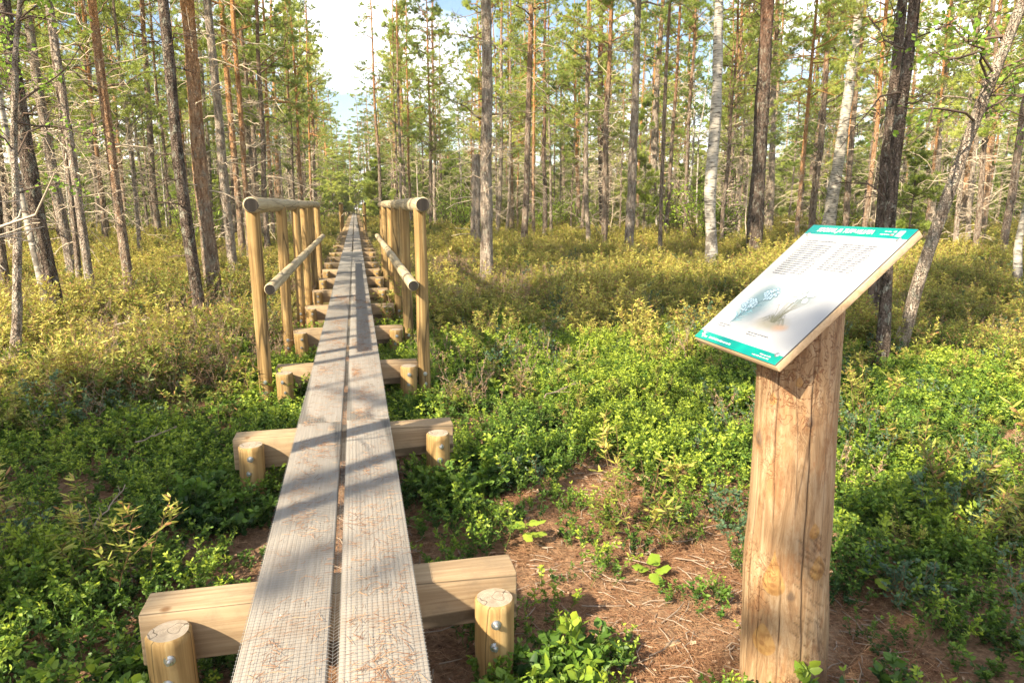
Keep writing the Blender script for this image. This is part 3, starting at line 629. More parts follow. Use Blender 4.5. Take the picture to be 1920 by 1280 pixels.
def lean_to(bx, by, tx, ty, zb=.35):
    """ground point under the visible foot, and the lean that carries the stem through the second sight line"""
    b = at(bx, by, zb); dxy = b[:2] - EYE[:2]; D = np.linalg.norm(dxy); hd = dxy / D
    r = ray(tx, ty); r = r / (r[:2] @ hd); top = EYE + r * D
    ln = (top[:2] - b[:2]) / (top[2] - b[2]); base = b[:2] - ln * zb
    return base, ln, D
HERO = [
 # base px, second px, width px, kind, bark, label, H
 (105, 580, 35, 150, 30, 'p', 'barkdark', 'dark pine with twigs near the left edge, leaning left, trunk meeting a white birch', 11),
 (172, 560, 98, 60, 17, 'p', 'barkpale', 'slim pale pine with orange upper stem, third trunk from the left edge', 12),
 (150, 540, 112, 230, 12, 'p', 'bark', 'very thin pine stem close behind the slim pale pine at left', 9),
 (245, 550, 186, 60, 20, 'p', 'barkorange', 'pine with orange sunlit stem standing alone between left edge and dark leaning pine', 12),
 (375, 590, 302, 20, 24, 'p', 'barkdark', 'dark grey pine leaning left, nearest trunk left of the handrail', 12),
 (400, 535, 351, 0, 30, 'p', 'barkorange', 'stout pine with glowing orange upper trunk just behind the dark grey pine', 14),
 (437, 500, 388, 20, 19, 'p', 'barkpale', 'pale pine immediately right of the stout orange pine', 13),
 (455, 480, 406, 20, 14, 'p', 'barkorange', 'thin orange pine directly left of the left handrail post', 13),
 (300, 460, 268, 60, 13, 'p', 'bark', 'thin distant pine seen midway between the two leaning left trunks', 13),
 (480, 440, 464, 20, 11, 'p', 'bark', 'narrow pine rising behind the left end of the top rail', 14),
 (526, 420, 511, 60, 11, 'p', 'barkorange', 'slender orange pine rising above the middle of the left top rail', 15),
 (548, 420, 534, 0, 13, 'p', 'bark', 'brown pine rising above the left top rail, bushy green crown', 15),
 (574, 415, 560, 60, 9, 'p', 'bark', 'thin brown pine near the far end of the left top rail', 14),
 (598, 410, 590, 60, 7, 'p', 'bark', 'last thin pine left of the sky gap over the walkway', 13),
 (743, 415, 733, 120, 10, 'p', 'barkorange', 'slender orange pine above the right top rail', 13),
 (760, 418, 750, 130, 12, 'p', 'bark', 'brown pine just right of the slender orange one above the right top rail', 13),
 (808, 430, 803, 200, 8, 'p', 'bark', 'thin pine just right of the right handrail end cap', 11),
 (913, 512, 905, 0, 25, 'p', 'barkpale', 'prominent straight pine with pale lower trunk standing alone right of the handrails', 13),
 (893, 468, 893, 300, 22, 's', 'barkpale', 'short broken grey snag just left of the prominent straight pine', 2.6),
 (960, 425, 955, 170, 9, 'p', 'barkorange', 'thin pinkish pine a little right of the prominent straight pine', 12),
 (990, 420, 984, 130, 6, 'b', 'birch', 'thin white birch stem far back, right of the prominent straight pine', 11),
 (1022, 435, 1024, 140, 10, 'p', 'barkdark', 'thin dark pine in the middle distance over the bright green bushes', 12),
 (1085, 425, 1080, 150, 9, 'p', 'barkorange', 'narrow orange pine between the thin dark pine and the thick shaded one', 12),
 (1133, 430, 1131, 150, 19, 'p', 'barkdark', 'thick shaded brown pine behind the yellow shrubs at the middle', 13),
 (1178, 478, 1192, 0, 19, 'p', 'barkpale', 'pine with bleached lower trunk and reddish top, curved dead twigs beside it', 13),
 (1216, 440, 1232, 180, 18, 'p', 'barkpale', 'crooked pinkish pine right behind the bleached one', 11),
 (1285, 425, 1290, 200, 8, 'p', 'bark', 'thin pine between the crooked pinkish pine and the left birch', 12),
 (1335, 490, 1358, 0, 25, 'b', 'birch', 'tall white birch with black scars, left one of the two big birches', 12),
 (1412, 482, 1438, 0, 32, 'p', 'barkdark', 'thick dark reddish pine between the two big birches', 14),
 (1441, 440, 1457, 40, 14, 'p', 'barkpale', 'bright pale pine touching the right side of the thick dark pine', 13),
 (1515, 420, 1540, 0, 12, 'p', 'barkdark', 'thin dark red pine just left of the right big birch', 13),
 (1548, 455, 1606, 20, 26, 'b', 'birch', 'tall white birch rising behind the top edge of the sign, right one of two', 12),
 (1586, 440, 1604, 120, 14, 'p', 'barkorange', 'glowing orange pine just behind the birch above the sign', 12),
 (1637, 575, 1683, 0, 23, 'p', 'barkdark', 'left trunk of the dark pine pair behind the sign', 12),
 (1657, 640, 1717, 0, 25, 'p', 'barkdark', 'right and nearest trunk of the dark pine pair behind the sign', 11),
 (1700, 628, 1850, 215, 25, 'b', 'barkpale', 'strongly leaning grey birch right of the sign, bending to the right', 7),
 (1742, 440, 1766, 180, 14, 'p', 'barkpale', 'thin pale pine between the dark pair and the leaning birch', 11),
 (1800, 430, 1855, 20, 16, 'p', 'barkorange', 'orange pine behind the leaning birch at the right', 12),
 (1840, 440, 1890, 0, 14, 'p', 'barkorange', 'reddish pine near the right edge beyond the leaning birch', 12),
 (85, 562, 8, 180, 16, 'b', 'birch', 'thin white birch leaning left near the left edge of the picture', 8),
]
hero_xy = []
for q, (bx, by, tx, ty, wp, kd, bk, lab, H) in enumerate(HERO):
    base, ln, D = lean_to(bx, by, tx, ty); 
    r0 = wp / 2 * ((base - EYE[:2]) @ np.array([-_s, _c])) / 1280 * .93; z = float(hgt(*base)) ; hero_xy.append(base)
    if kd == 'p':
        full = 505 < bx < 620 or 730 < bx < 970
        pine('pine_tree', lab, 500 + q, H, r0, ln, .30 if full and wp < 20 else (.42 if D > 14 else .5), bk, int(30 if D < 20 else 20), 1.7 if full else 1., .035, bk == 'barkdark', 2.1 if full else 1.6 + .3 * (H > 12), loc=(base[0], base[1], z), S=14 if D < 14 else 10, K=40)
    elif kd == 'b':
        birch('birch_tree', lab, 500 + q, H, r0, ln, (base[0], base[1], z), nb=24 if D > 9 else 46, barkm=bk, z0=.42 if D > 9 else .3, wob=.06, leafl=.045)
    else:
        g = rng(9); tf = trunkf(H, ln, g, .02); t = thing('tree_snag', lab, 'dead tree', (base[0], base[1], z)); tb, _ = trunk_mb(tf, H, r0, 12, 16, g, top=.7); obj('trunk', tb.mesh('trunk', [M[bk]], True), t)
        mb = MB(); P, Ls, az = branches(g, 14, .5, H, tf, lambda z: .7 + 0 * z, (.2, .4), (-.2, .3), 5); tubes(mb, P, np.full(P.shape[:2], .008), 4); obj('dead_branches', mb.mesh('dead_branches', [M['deadwood']]), t)
# near leafy saplings on the left edge
def near_birch(px, py, tx, ty, wp, H, seed, lab, zb=.15, **kw):
    base, ln, D = lean_to(px, py, tx, ty, zb); hero_xy.append(base)
    return birch('birch_sapling', lab, seed, H, wp / 2 * D / 1280, ln, (base[0], base[1], float(hgt(*base))), cat='birch sapling', **kw)
near_birch(32, 700, 20, 300, 14, 4.2, 71, 'young dark-stemmed birch with loose leafy twigs at the left edge', z0=.25, nb=18, blen=1.1, dens=.9, leafl=.04, barkm='barkpale')
near_birch(-25, 640, -12, 200, 14, 4.6, 72, 'leafy birch sapling cut by the left border, long bare twigs reaching right', z0=.2, nb=20, blen=1.4, dens=.9, leafl=.04, barkm='barkdark')
near_birch(1905, 560, 1925, 250, 12, 5.2, 73, 'leafy young birch at the right edge hanging green leaves over the trunks', z0=.35, nb=26, blen=1.3, dens=.9)
# tree kinds for the woods behind
pool = []
for q in range(9):
    pool.append(pine('pine_tree', 'x', 900 + q, 10.5 + (q % 4) * 1.1, (.075, .09, .065, .10, .055)[q % 5], (rng(q).normal() * .015, rng(q + 50).normal() * .015), (.25, .38, .20, .42)[q % 4], ('bark', 'barkorange', 'barkpale', 'bark')[q % 4], 30, .6, .05, False, 1.5, S=8, K=16, deadlen=1.1))
bpool = [birch('birch_tree', 'x', 940 + q, 9 + q, .05, (rng(q).normal() * .03, .02), nb=30, z0=.3, S=8, leafl=.06) for q in range(3)]
spool = [pine('young_pine', 'x', 960 + q, 2.6 + q * .7, .03, (0, 0), .12, 'bark', 6, 1.0, .02, False, .75, S=6, K=8) for q in range(3)]
bushpool = []
for q in range(3):
    g = rng(980 + q); t = thing('leafy_bush', 'x', 'bush'); mb = MB(); n = 22; az = g.uniform(0, 6.28, n)
    P, Ls, _ = branches(g, n, 0, .05, lambda z: np.stack([g.normal(size=len(z)) * .15, g.normal(size=len(z)) * .15, z], -1), lambda z: 1.3 + 0 * z, (1.15, .25), (-.05, .1), 6, az)
    tubes(mb, P, np.full(P.shape[:2], .007), 4, 0); Q, Lq = subs(g, P, Ls, 8, (.2, .45), .2, 4, .2); tubes(mb, Q, np.full(Q.shape[:2], .003), 3, 0)
    p, d = along(g, Q, 9, .1); leaves(mb, g, p, .05, .55, 1, 1, .03)
    obj('foliage', mb.mesh('foliage', [M['deaddark'], M['bushleaf']]), t); bushpool.append(t)
G = rng(1234); placed = [np.array(h) for h in hero_xy]
def heading(x, y):
    d = np.array([x, y]) - EYE[:2]; f = d @ np.array([-_s, _c]); r = d @ RT[:2]; return f, r
def spot(dmin, dmax, sep, amin=-44, amax=46, power=1.0, corr=1.35):
    for _ in range(400):
        u = G.random() ** power; D = math.sqrt(dmin ** 2 + u * (dmax ** 2 - dmin ** 2)); a = R(G.uniform(amin, amax)); f = D * math.cos(a); r = D * math.sin(a)
        p = EYE[:2] + f * np.array([-_s, _c]) + r * RT[:2]
        if abs(p[0]) < corr + .004 * p[1] and p[1] < 74: continue
        if D < 22:      # keep the open shrub patches between the near trunks
            pass
        if all(np.hypot(*(p - h)) > sep for h in placed): placed.append(p); return p
    return None
npine = 0
used = set()
def put(poolx, p, sc, lab, grp, name=None):
    k = int(G.integers(len(poolx))); o = poolx[k]; z = float(hgt(*p)) - .05
    key = id(o)
    s = sc * G.uniform(.85, 1.15); sx = s * G.uniform(.7, 1.05)
    if key not in used:
        used.add(key); o.location = (p[0], p[1], z); o.rotation_euler = (0, 0, G.uniform(0, 6.28)); o.scale = (sx, sx, s); o['label'] = lab; o['group'] = grp
    else: copy_tree(o, (p[0], p[1], z), G.uniform(0, 6.28), (sx, sx, s), lab, grp)
def sidelab(p, l, r, gl, gr): return (l, gl) if p[0] < 0 else (r, gr)
for i in range(48):
    p = spot(12.5, 28, .8, amin=-44, amax=-15)
    if p is None: continue
    put(pool, p, .93, 'slim straight pine standing close behind the leaning trunks at the left', 'slim pines close behind the left trunks')
for i in range(14):
    p = spot(16, 26, 1.0, amin=12, amax=42)
    if p is None: continue
    put(pool, p, .93, 'slim straight pine standing close behind the birches at the right', 'slim pines close behind the right trunks')
for i in range(205):
    p = spot(17, 52, 1.1, power=.75)
    if p is None: continue
    put(pool, p, 1., *sidelab(p, 'slim pine in the dense woods left of the boardwalk, behind the nearer trunks', 'slim pine in the dense woods right of the boardwalk, behind the nearer trunks', 'slim pines in the left woods', 'slim pines in the right woods'))
for i in range(26):
    p = spot(18, 50, 1.1)
    if p is None: continue
    put(bpool, p, 1., *sidelab(p, 'thin leafy birch among the pines of the left woods', 'thin leafy birch among the pines of the right woods', 'thin birches in the left woods', 'thin birches in the right woods'))
for i in range(34):
    p = spot(22, 50, .9, power=.8, corr=1.35)
    if p is None: continue
    put(spool, p, 1., *sidelab(p, 'young green pine growing under the trees left of the boardwalk', 'young green pine growing under the trees right of the boardwalk', 'young pines in the left woods', 'young pines in the right woods'))
barepool = []
for q in range(4):
    g = rng(990 + q); H_ = 3.2 + q * .8; tf = trunkf(H_, (g.normal() * .06, g.normal() * .06), g, .04); t = thing('bare_sapling', 'x', 'dead sapling'); tb, _ = trunk_mb(tf, H_, .022 + .004 * q, 6, 12, g, flare=.1); obj('trunk', tb.mesh('trunk', [M['deadwood']], True), t)
    mb = MB(); P, Ls, az = branches(g, 34, .3, H_ - .1, tf, lambda z: .8 + 0 * z, (.35, .35), (-.1, .3), 5); tubes(mb, P, np.full(P.shape[:2], .005) * np.linspace(1, .4, 5), 3); Q, Lq = subs(g, P, Ls, 5, (.3, .7), .15, 4); tubes(mb, Q, np.full(Q.shape[:2], .0032), 3)
    obj('dead_branches', mb.mesh('dead_branches', [M['deadwood']]), t); barepool.append(t)
for i in range(45):
    p = spot(14, 42, .6, power=.7, corr=1.5)
    if p is None: continue
    put(barepool, p, 1., *sidelab(p, 'bare pale dead sapling with fine twigs among the left woods', 'bare pale dead sapling with fine twigs among the right woods', 'dead saplings in the left woods', 'dead saplings in the right woods'))
for i in range(34):
    p = spot(20, 46, .8, power=.7, corr=1.5)
    if p is None: continue
    put(bushpool, p, 1.7, *sidelab(p, 'light green deciduous bush between the trunks of the left woods', 'light green deciduous bush between the trunks of the right woods', 'deciduous bushes in the left woods', 'deciduous bushes in the right woods'))
for px, py in [(985, 418), (1010, 412), (1040, 418), (1135, 412), (1160, 408), (1190, 405), (1110, 415), (960, 410), (600, 415), (700, 430)]:
    p = at(px, py, .5)[:2]
    if abs(p[0]) < 1.4: p[0] = math.copysign(1.6, p[0])
    put(bushpool, p, .8, *sidelab(p, 'leafy green bush beside the walkway before the left woods', 'bright yellow-green bush glowing in sun among the trunks beyond the shrub patch', 'green bushes at the left', 'bright bushes in the middle distance'))
# pines standing behind and left of the viewpoint: they throw the dappled shade
SHADE = [ # centre of the shaded patch on the ground, crown height, total height, radius, density
 ((-1.5, 2.95), 4.6, 5.6, .75, 4.), ((-1.6, 3.6), 4.6, 5.7, .9, 4.), ((-2.3, 3.9), 4.6, 5.7, .9, 3.5), ((-2.7, 3.3), 4.4, 5.6, 1.0, 3.5), ((-3.4, 3.9), 4.4, 5.6, 1.0, 3.), ((-2.7, 4.2), 5.0, 6.3, 1.1, 2.), ((-3.9, 4.3), 5.2, 6.6, 1.2, 1.), ((2.6, 8.7), 8.3, 9.8, 1.2, 2.), ((3.8, 8.3), 8.5, 10.2, 1.5, 2.), ((5.3, 8.4), 8.8, 10.5, 1.5, 1.2), ((2.1, 1.55), 5.2, 6.4, .5, 3.), ((3.2, 1.9), 5.6, 6.6, .7, 2.4), ((4.4, 5.3), 6.5, 7.6, .8, 2.), ((6.6, 6.9), 8.5, 10, 1.4, 1.8), ((8.5, 8.5), 8.5, 10, 1.4, 1.5),
 ((1.6, 2.05), 7.5, 8.8, .8, -.3), ((.0, 2.5), 8.5, 9.6, .7, -.3), ((.0, 4.4), 6, 7.2, .9, -.25), ((.2, 6.4), 7, 8.5, 1., -.3)]
for q, (P_, hc, H_, cr_, lo_) in enumerate(SHADE):
    k = hc / TOSUN.z; x, y = P_[0] + TOSUN.x * k, P_[1] + TOSUN.y * k
    pine('pine_tree', 'pine outside the frame whose crown shades the shrubs and boardwalk', 1500 + q, H_, .07, (0, 0), max(.2, (2 * hc - H_) / H_), 'bark', 10, lo_, .03, False, cr_, group='pines behind the viewpoint', loc=(x, y, 0), S=8, K=14)

# ---------------------------------------------------------------- scattered stuff (geometry nodes on point clouds)
def scatter(name, protos, pts, rot, scl, idx, **tags):
    col = bpy.data.collections.new(name + '_kinds'); order = []
    for k, me in enumerate(protos):
        o = bpy.data.objects.new('%s_%02d' % (name, k), me); col.objects.link(o)
    me = bpy.data.meshes.new(name); me.vertices.add(len(pts)); me.vertices.foreach_set('co', np.asarray(pts, np.float32).ravel())
    for nm, ty, arr, key in (('rot', 'FLOAT_VECTOR', rot, 'vector'), ('scl', 'FLOAT_VECTOR', scl, 'vector'), ('idx', 'INT', idx, 'value')):
        a = me.attributes.new(nm, ty, 'POINT'); a.data.foreach_set(key, np.asarray(arr).ravel().astype(np.int32 if ty == 'INT' else np.float32))
    ob = obj(name, me, **tags)
    t = bpy.data.node_groups.new(name, 'GeometryNodeTree'); t.interface.new_socket('Geometry', in_out='INPUT', socket_type='NodeSocketGeometry'); t.interface.new_socket('Geometry', in_out='OUTPUT', socket_type='NodeSocketGeometry')
    gi = N(t, 'NodeGroupInput'); go = N(t, 'NodeGroupOutput'); ci = N(t, 'GeometryNodeCollectionInfo'); ci.inputs[0].default_value = col; ci.inputs['Separate Children'].default_value = True; ci.inputs['Reset Children'].default_value = True
    ip = N(t, 'GeometryNodeInstanceOnPoints'); ip.inputs['Pick Instance'].default_value = True
    def na(n, ty): a = N(t, 'GeometryNodeInputNamedAttribute', data_type=ty); a.inputs[0].default_value = n; return a.outputs[0]
    e2r = N(t, 'FunctionNodeEulerToRotation'); t.links.new(na('rot', 'FLOAT_VECTOR'), e2r.inputs[0])
    mp_ = N(t, 'GeometryNodeMeshToPoints'); t.links.new(gi.outputs[0], mp_.inputs[0]); t.links.new(mp_.outputs[0], ip.inputs['Points'])
    t.links.new(ci.outputs[0], ip.inputs['Instance']); t.links.new(na('idx', 'INT'), ip.inputs['Instance Index']); t.links.new(e2r.outputs[0], ip.inputs['Rotation']); t.links.new(na('scl', 'FLOAT_VECTOR'), ip.inputs['Scale'])
    t.links.new(ip.outputs[0], go.inputs[0])
    md = ob.modifiers.new('scatter', 'NODES'); md.node_group = t
    return ob
def leafset(mb, p, D, nrm, l, wd, mat, fold=.25):
    """6-vertex folded leaves"""
    n = len(p); s = unit(np.cross(D, nrm)); nn = unit(np.cross(s, D)); l = l[:, None]; wv = wd[:, None] / 2
    V = np.stack([p, p + D * l * .33 + s * wv + nn * wv * fold, p + D * l * .70 + s * wv * .75 + nn * wv * fold * .6, p + D * l, p + D * l * .70 - s * wv * .75 + nn * wv * fold * .6, p + D * l * .33 - s * wv + nn * wv * fold], 1).reshape(-1, 3)
    b = np.arange(n)[:, None] * 6; F = np.concatenate([b + np.array([[0, 3, 2, 1]]), b + np.array([[0, 5, 4, 3]])]); mb.add(V, F, mat)
def shrub(seed, ns, h, rad, nl, ll, lw, lm, sm, whorl=False, splay=.35, tl=.35, zup=.5, br=3):
    g = rng(seed); mb = MB(); K = 5
    a = g.uniform(0, 6.28, ns); r = rad * np.sqrt(g.random(ns)); s = np.stack([r * np.cos(a), r * np.sin(a), np.full(ns, -.03)], -1)
    d = np.stack([np.cos(a), np.sin(a), np.zeros(ns)], -1) * (splay * g.random(ns) * 1.4)[:, None] + g.normal(size=(ns, 3)) * (.2, .2, 0); d[:, 2] = 1; d = unit(d)
    Ls = h * g.uniform(.55, 1.1, ns); t = np.linspace(0, 1, K)[None, :, None]
    P = s[:, None] + d[:, None] * t * Ls[:, None, None] + g.normal(size=(ns, K, 3)) * .008 * (1, 1, 0)
    tubes(mb, P, np.full((ns, K), .0013 + h * .002) * np.linspace(1, .5, K), 3, 1)
    Q, Lq = subs(g, P, Ls, br, (.3, .55), .3, 4, .5); tubes(mb, Q, np.full((len(Q), 4), .0011), 3, 1)
    ap, ad = along(g, P, nl, tl); bp, bd = along(g, Q, nl, .1); p = np.vstack([ap, bp]); dd = np.vstack([ad, bd]); n = len(p)
    side = unit(g.normal(size=(n, 3)) * (1, 1, .3)); D = unit(side + dd * g.uniform(.1, .8, (n, 1))); nr = unit(g.normal(size=(n, 3)) * .45 + np.array([0, 0, zup]))
    leafset(mb, p, D, nr, ll * g.uniform(.6, 1.25, n), lw * g.uniform(.7, 1.2, n), 0)
    return mb.mesh('sprig', [M[lm], M[sm]])
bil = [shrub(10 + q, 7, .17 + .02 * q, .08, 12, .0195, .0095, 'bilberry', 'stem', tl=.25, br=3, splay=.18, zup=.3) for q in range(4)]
bilbig = [shrub(20 + q, 6, .17, .08, 8, .035, .022, 'bilberry', 'stem', tl=.2, br=3) for q in range(2)]
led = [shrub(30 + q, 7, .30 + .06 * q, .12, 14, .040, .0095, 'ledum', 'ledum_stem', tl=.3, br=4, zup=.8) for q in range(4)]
bogs = [shrub(40 + q, 5, .38, .10, 13, .022, .015, 'bog', 'ledum_stem', tl=.3, br=4) for q in range(2)]
heat = [shrub(50 + q, 12, .26, .16, 10, .012, .004, 'heath', 'twig', tl=.3, br=5) for q in range(2)]
def grassp(seed):
    g = rng(seed); mb = MB(); n = 60; a = g.uniform(0, 6.28, n); h = g.uniform(.15, .38, n); s = np.stack([np.cos(a), np.sin(a), np.zeros(n)], -1); t = np.linspace(0, 1, 5)[None, :, None]
    P = (s * .03 * g.random((n, 1)))[:, None] + s[:, None] * (t ** 2) * (h * g.uniform(.2, .9, n))[:, None, None] + np.array([0, 0, 1.]) * t * h[:, None, None] * (1 - .25 * t)
    tubes(mb, P, np.full((n, 5), .0016) * np.linspace(1, .3, 5), 3); return mb.mesh('blades', [M['grass']])
gr = [grassp(60), grassp(61)]
def litterp(seed):
    g = rng(seed); mb = MB(); n = 170; a = g.uniform(0, 6.28, n); r = .22 * np.sqrt(g.random(n)); p = np.stack([r * np.cos(a), r * np.sin(a), g.uniform(.001, .018, n)], -1)
    b = g.uniform(0, 6.28, n); d = np.stack([np.cos(b), np.sin(b), g.normal(size=n) * .12], -1); l = g.uniform(.02, .055, n)[:, None]
    P = np.stack([p, p + d * l * .5 + g.normal(size=(n, 3)) * .002, p + d * l], 1); tubes(mb, P, np.full((n, 3), .0006), 3)
    for q in range(3):
        b = g.uniform(0, 6.28); p0 = np.array([g.normal() * .1, g.normal() * .1, .012]); l = g.uniform(.05, .16); dd = np.array([math.cos(b), math.sin(b), .05]); tubes(mb, np.array([p0, p0 + dd * l * .5 + g.normal(size=3) * .008, p0 + dd * l]), np.array([.003, .0025, .0015]), 4, 1)
    return mb.mesh('litter', [M['litter'], M['twig']])
lit = [litterp(70 + q) for q in range(3)]
def litchip(seed):
    g = rng(seed); mb = MB(); n = 5; p = np.stack([g.normal(size=n) * .12, g.normal(size=n) * .12, g.uniform(.004, .014, n)], -1); D = unit(g.normal(size=(n, 3)) * (1, 1, .1)); nr = unit(g.normal(size=(n, 3)) * .3 + np.array([0, 0, 1.]))
    leafset(mb, p, D, nr, g.uniform(.012, .035, n), g.uniform(.005, .014, n), 0, .5); return mb.mesh('bark_flakes', [Mflake])
_m = Mat('bark_flake'); Mflake = _m.fin(_m.ramp(_m.isl(), [(0, (.12, .06, .035)), (.7, (.26, .15, .09)), (1, (.42, .30, .20))]), .85)
lit += [litchip(75), litchip(76)]

def vn(x, y, s, seed):   # smooth value noise
    g = rng(seed); T = g.random((64, 64)); u = np.asarray(x) / s + 31; v = np.asarray(y) / s + 17; i = np.floor(u).astype(int); j = np.floor(v).astype(int); fu = u - i; fv = v - j; fu = fu * fu * (3 - 2 * fu); fv = fv * fv * (3 - 2 * fv)
    q = lambda a, b: T[a % 64, b % 64]
    return (q(i, j) * (1 - fu) + q(i + 1, j) * fu) * (1 - fv) + (q(i, j + 1) * (1 - fu) + q(i + 1, j + 1) * fu) * fv
def field(n, dmin, dmax, seed, amax=52, power=1.):
    g = rng(seed); D = np.sqrt(dmin ** 2 + g.random(n) ** power * (dmax ** 2 - dmin ** 2)); a = np.radians(g.uniform(-amax, amax, n)); f = D * np.cos(a); r = D * np.sin(a)
    x = EYE[0] + f * -_s + r * RT[0]; y = EYE[1] + f * _c + r * RT[1]; return x, y, g
def bare(x, y):
    """0 = thick growth, 1 = bare soil"""
    c = at(1190, 1130)[:2]; d1 = np.hypot((x - c[0]) / .85, (y - c[1]) / .62); b = np.clip(1.45 - d1, 0, 1)
    c2 = at(1110, 950)[:2]; b = np.maximum(b, np.clip(1.3 - np.hypot((x - c2[0]) / .58, (y - c2[1]) / .5), 0, 1))
    c4 = at(1480, 1230)[:2]; b = np.maximum(b, np.clip(1.5 - np.hypot((x - c4[0]) / .40, (y - c4[1]) / .30), 0, 1))
    c5 = at(1640, 1250)[:2]; b = np.maximum(b, np.clip(1.1 - np.hypot((x - c5[0]) / .30, (y - c5[1]) / .2), 0, .7))
    c3 = at(840, 520, .1)[:2]; b = np.maximum(b, .9 * np.clip(1.4 - np.hypot((x - c3[0]) / 1.3, (y - c3[1]) / 2.2), 0, 1))
    b = np.maximum(b, np.clip(1.25 - np.abs(x) / .36, 0, 1) * .97)
    return b
def blocked(x, y):
    return (np.abs(x) < .30) | (np.hypot(x - 1.37, y - 1.69) < .17)
def emit(name, protos, x, y, g, keep, smin, smax, tags, sink=.0, tilt=.12, zs=1., zj=.15):
    ok = keep & ~blocked(x, y); x, y = x[ok], y[ok]; n = len(x); z = hgt(x, y) - sink
    rot = np.stack([g.normal(size=n) * tilt, g.normal(size=n) * tilt, g.uniform(0, 6.28, n)], -1); s = g.uniform(smin, smax, n) if np.isscalar(smin) else (smin + (smax - smin) * g.random(len(ok)))[ok]
    scl = np.stack([s, s, s * zs * g.uniform(1 - zj, 1 + zj * 1.6, n)], -1); scatter(name, protos, np.stack([x, y, z], -1), rot, scl, g.integers(0, len(protos), n), **tags)
def T(label, cat): return dict(kind='stuff', label=label, category=cat)
# bilberry: thick near, thinning out with distance
x, y, g = field(17500, .8, 9.5, 11, power=.72); D = np.hypot(x - EYE[0], y); pn = vn(x, y, .5, 3)
zone = np.clip(1.35 - (D - 5.2 - np.where(x > 0, 1.2, 0) + 1.6 * (vn(x, y, 1.7, 8) - .5)) / 1.8, 0, 1)
keep = (g.random(len(x)) < zone) & (g.random(len(x)) < (1 - bare(x, y)) * np.clip(.30 + pn * 1.1, 0, 1)) 
big = g.random(len(x)) < np.clip((2.6 - D) / 1.6, .0, .35)
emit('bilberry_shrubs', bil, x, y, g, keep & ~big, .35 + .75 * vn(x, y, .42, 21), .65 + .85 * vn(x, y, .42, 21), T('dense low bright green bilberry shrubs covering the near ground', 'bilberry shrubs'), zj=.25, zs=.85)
emit('large_leaved_bilberry', bilbig, x, y, g, keep & big, .8, 1.2, T('larger leaved bilberry sprigs beside the nearest beams and planks', 'bilberry sprigs'))
# sparse sprigs in the clearing
x, y, g = field(900, .9, 4.5, 12); b = bare(x, y); emit('scattered_bilberry_sprigs', bil, x, y, g, (b > .35) & (np.abs(x) > .36) & (g.random(len(x)) < .20), .45, .95, T('single bilberry sprigs sprouting from the bare needle-covered soil', 'bilberry sprigs'))
# marsh tea
x, y, g = field(19000, 2.6, 24, 13, power=.80); D = np.hypot(x - EYE[0], y)
zone = np.clip((D - 4.4 - np.where(x > 0, 1.2, 0) + 1.8 * (vn(x, y, 1.7, 8) - .5)) / 1.8, .16, 1)
keep = (g.random(len(x)) < zone) & (g.random(len(x)) < (1 - bare(x, y)) * np.clip(.35 + vn(x, y, .8, 5) * 1.1, 0, 1)) & (np.abs(x) > .72)
emit('marsh_tea_shrubs', led, x, y, g, keep, .30 + .85 * vn(x, y, .75, 22), .60 + 1.0 * vn(x, y, .75, 22), T('yellowish olive marsh tea shrubs filling the ground between the trunks', 'marsh tea shrubs'), zj=.25, zs=.85)
x, y, g = field(1900, 2.2, 16, 14); keep = (g.random(len(x)) < (1 - bare(x, y)) * np.clip(vn(x, y, .9, 6) * 1.6 - .5, 0, 1)) & (np.abs(x) > .8)
emit('bog_bilberry_shrubs', bogs, x, y, g, keep, .6, 1.05, T('bluish green bog bilberry twigs standing above the lower shrubs', 'bog bilberry'))
x, y, g = field(12000, 3.2, 24, 15); D = np.hypot(x, y); keep = (g.random(len(x)) < np.clip(vn(x, y, 1.1, 9) * 1.9 - .45, 0, 1) * np.where(y < 5.2, .10, np.where(x < 0, 1.2, np.where(y > 8.5, 1, .12)))) & (np.abs(x) > .7)
emit('heather_and_dry_twigs', heat, x, y, g, keep, .8, 1.5, T('brownish heather and dry twigs among the shrubs', 'heather'))
x, y, g = field(9000, 22, 62, 16); keep = (np.abs(x) > .9)
emit('distant_ground_shrubs', led + bil[:1], x, y, g, keep, .7 + 1.2 * vn(x, y, 1.6, 23), 1.2 + 1.6 * vn(x, y, 1.6, 23), T('yellow green shrubs carpeting the forest floor in the distance', 'shrubs'), zs=.62)
x, y, g = field(300, 3, 14, 17); c = at(835, 600, .1)[:2]; keep = (np.hypot((x - c[0]) / .35, (y - c[1]) / .9) < 1) | (g.random(len(x)) < .05)
gx = np.concatenate([x, c[0] + g.normal(size=26) * .16, ]); gy = np.concatenate([y, c[1] + g.normal(size=26) * .4]); keep = np.concatenate([keep, np.ones(26, bool)]) & (np.abs(gx) > .68)
emit('grass_tufts', gr, gx, gy, g, keep, .8, 1.2, T('pale green grass tufts by the right handrail and among shrubs', 'grass'))
x, y, g = field(4200, .8, 7, 18); b = bare(x, y); keep = g.random(len(x)) < np.clip(b * 1.1 + .22, 0, 1)
ok = keep & (np.hypot(x - 1.37, y - 1.69) > .1)
n = ok.sum(); xx, yy = x[ok], y[ok]
scatter('needle_litter', lit, np.stack([xx, yy, hgt(xx, yy) + .002], -1), np.stack([np.zeros(n), np.zeros(n), g.uniform(0, 6.28, n)], -1), np.ones((n, 3)) * g.uniform(.8, 1.2, (n, 1)), g.integers(0, len(lit), n), **T('brown pine needles, bark flakes and bits of twig on bare soil', 'needle litter'))
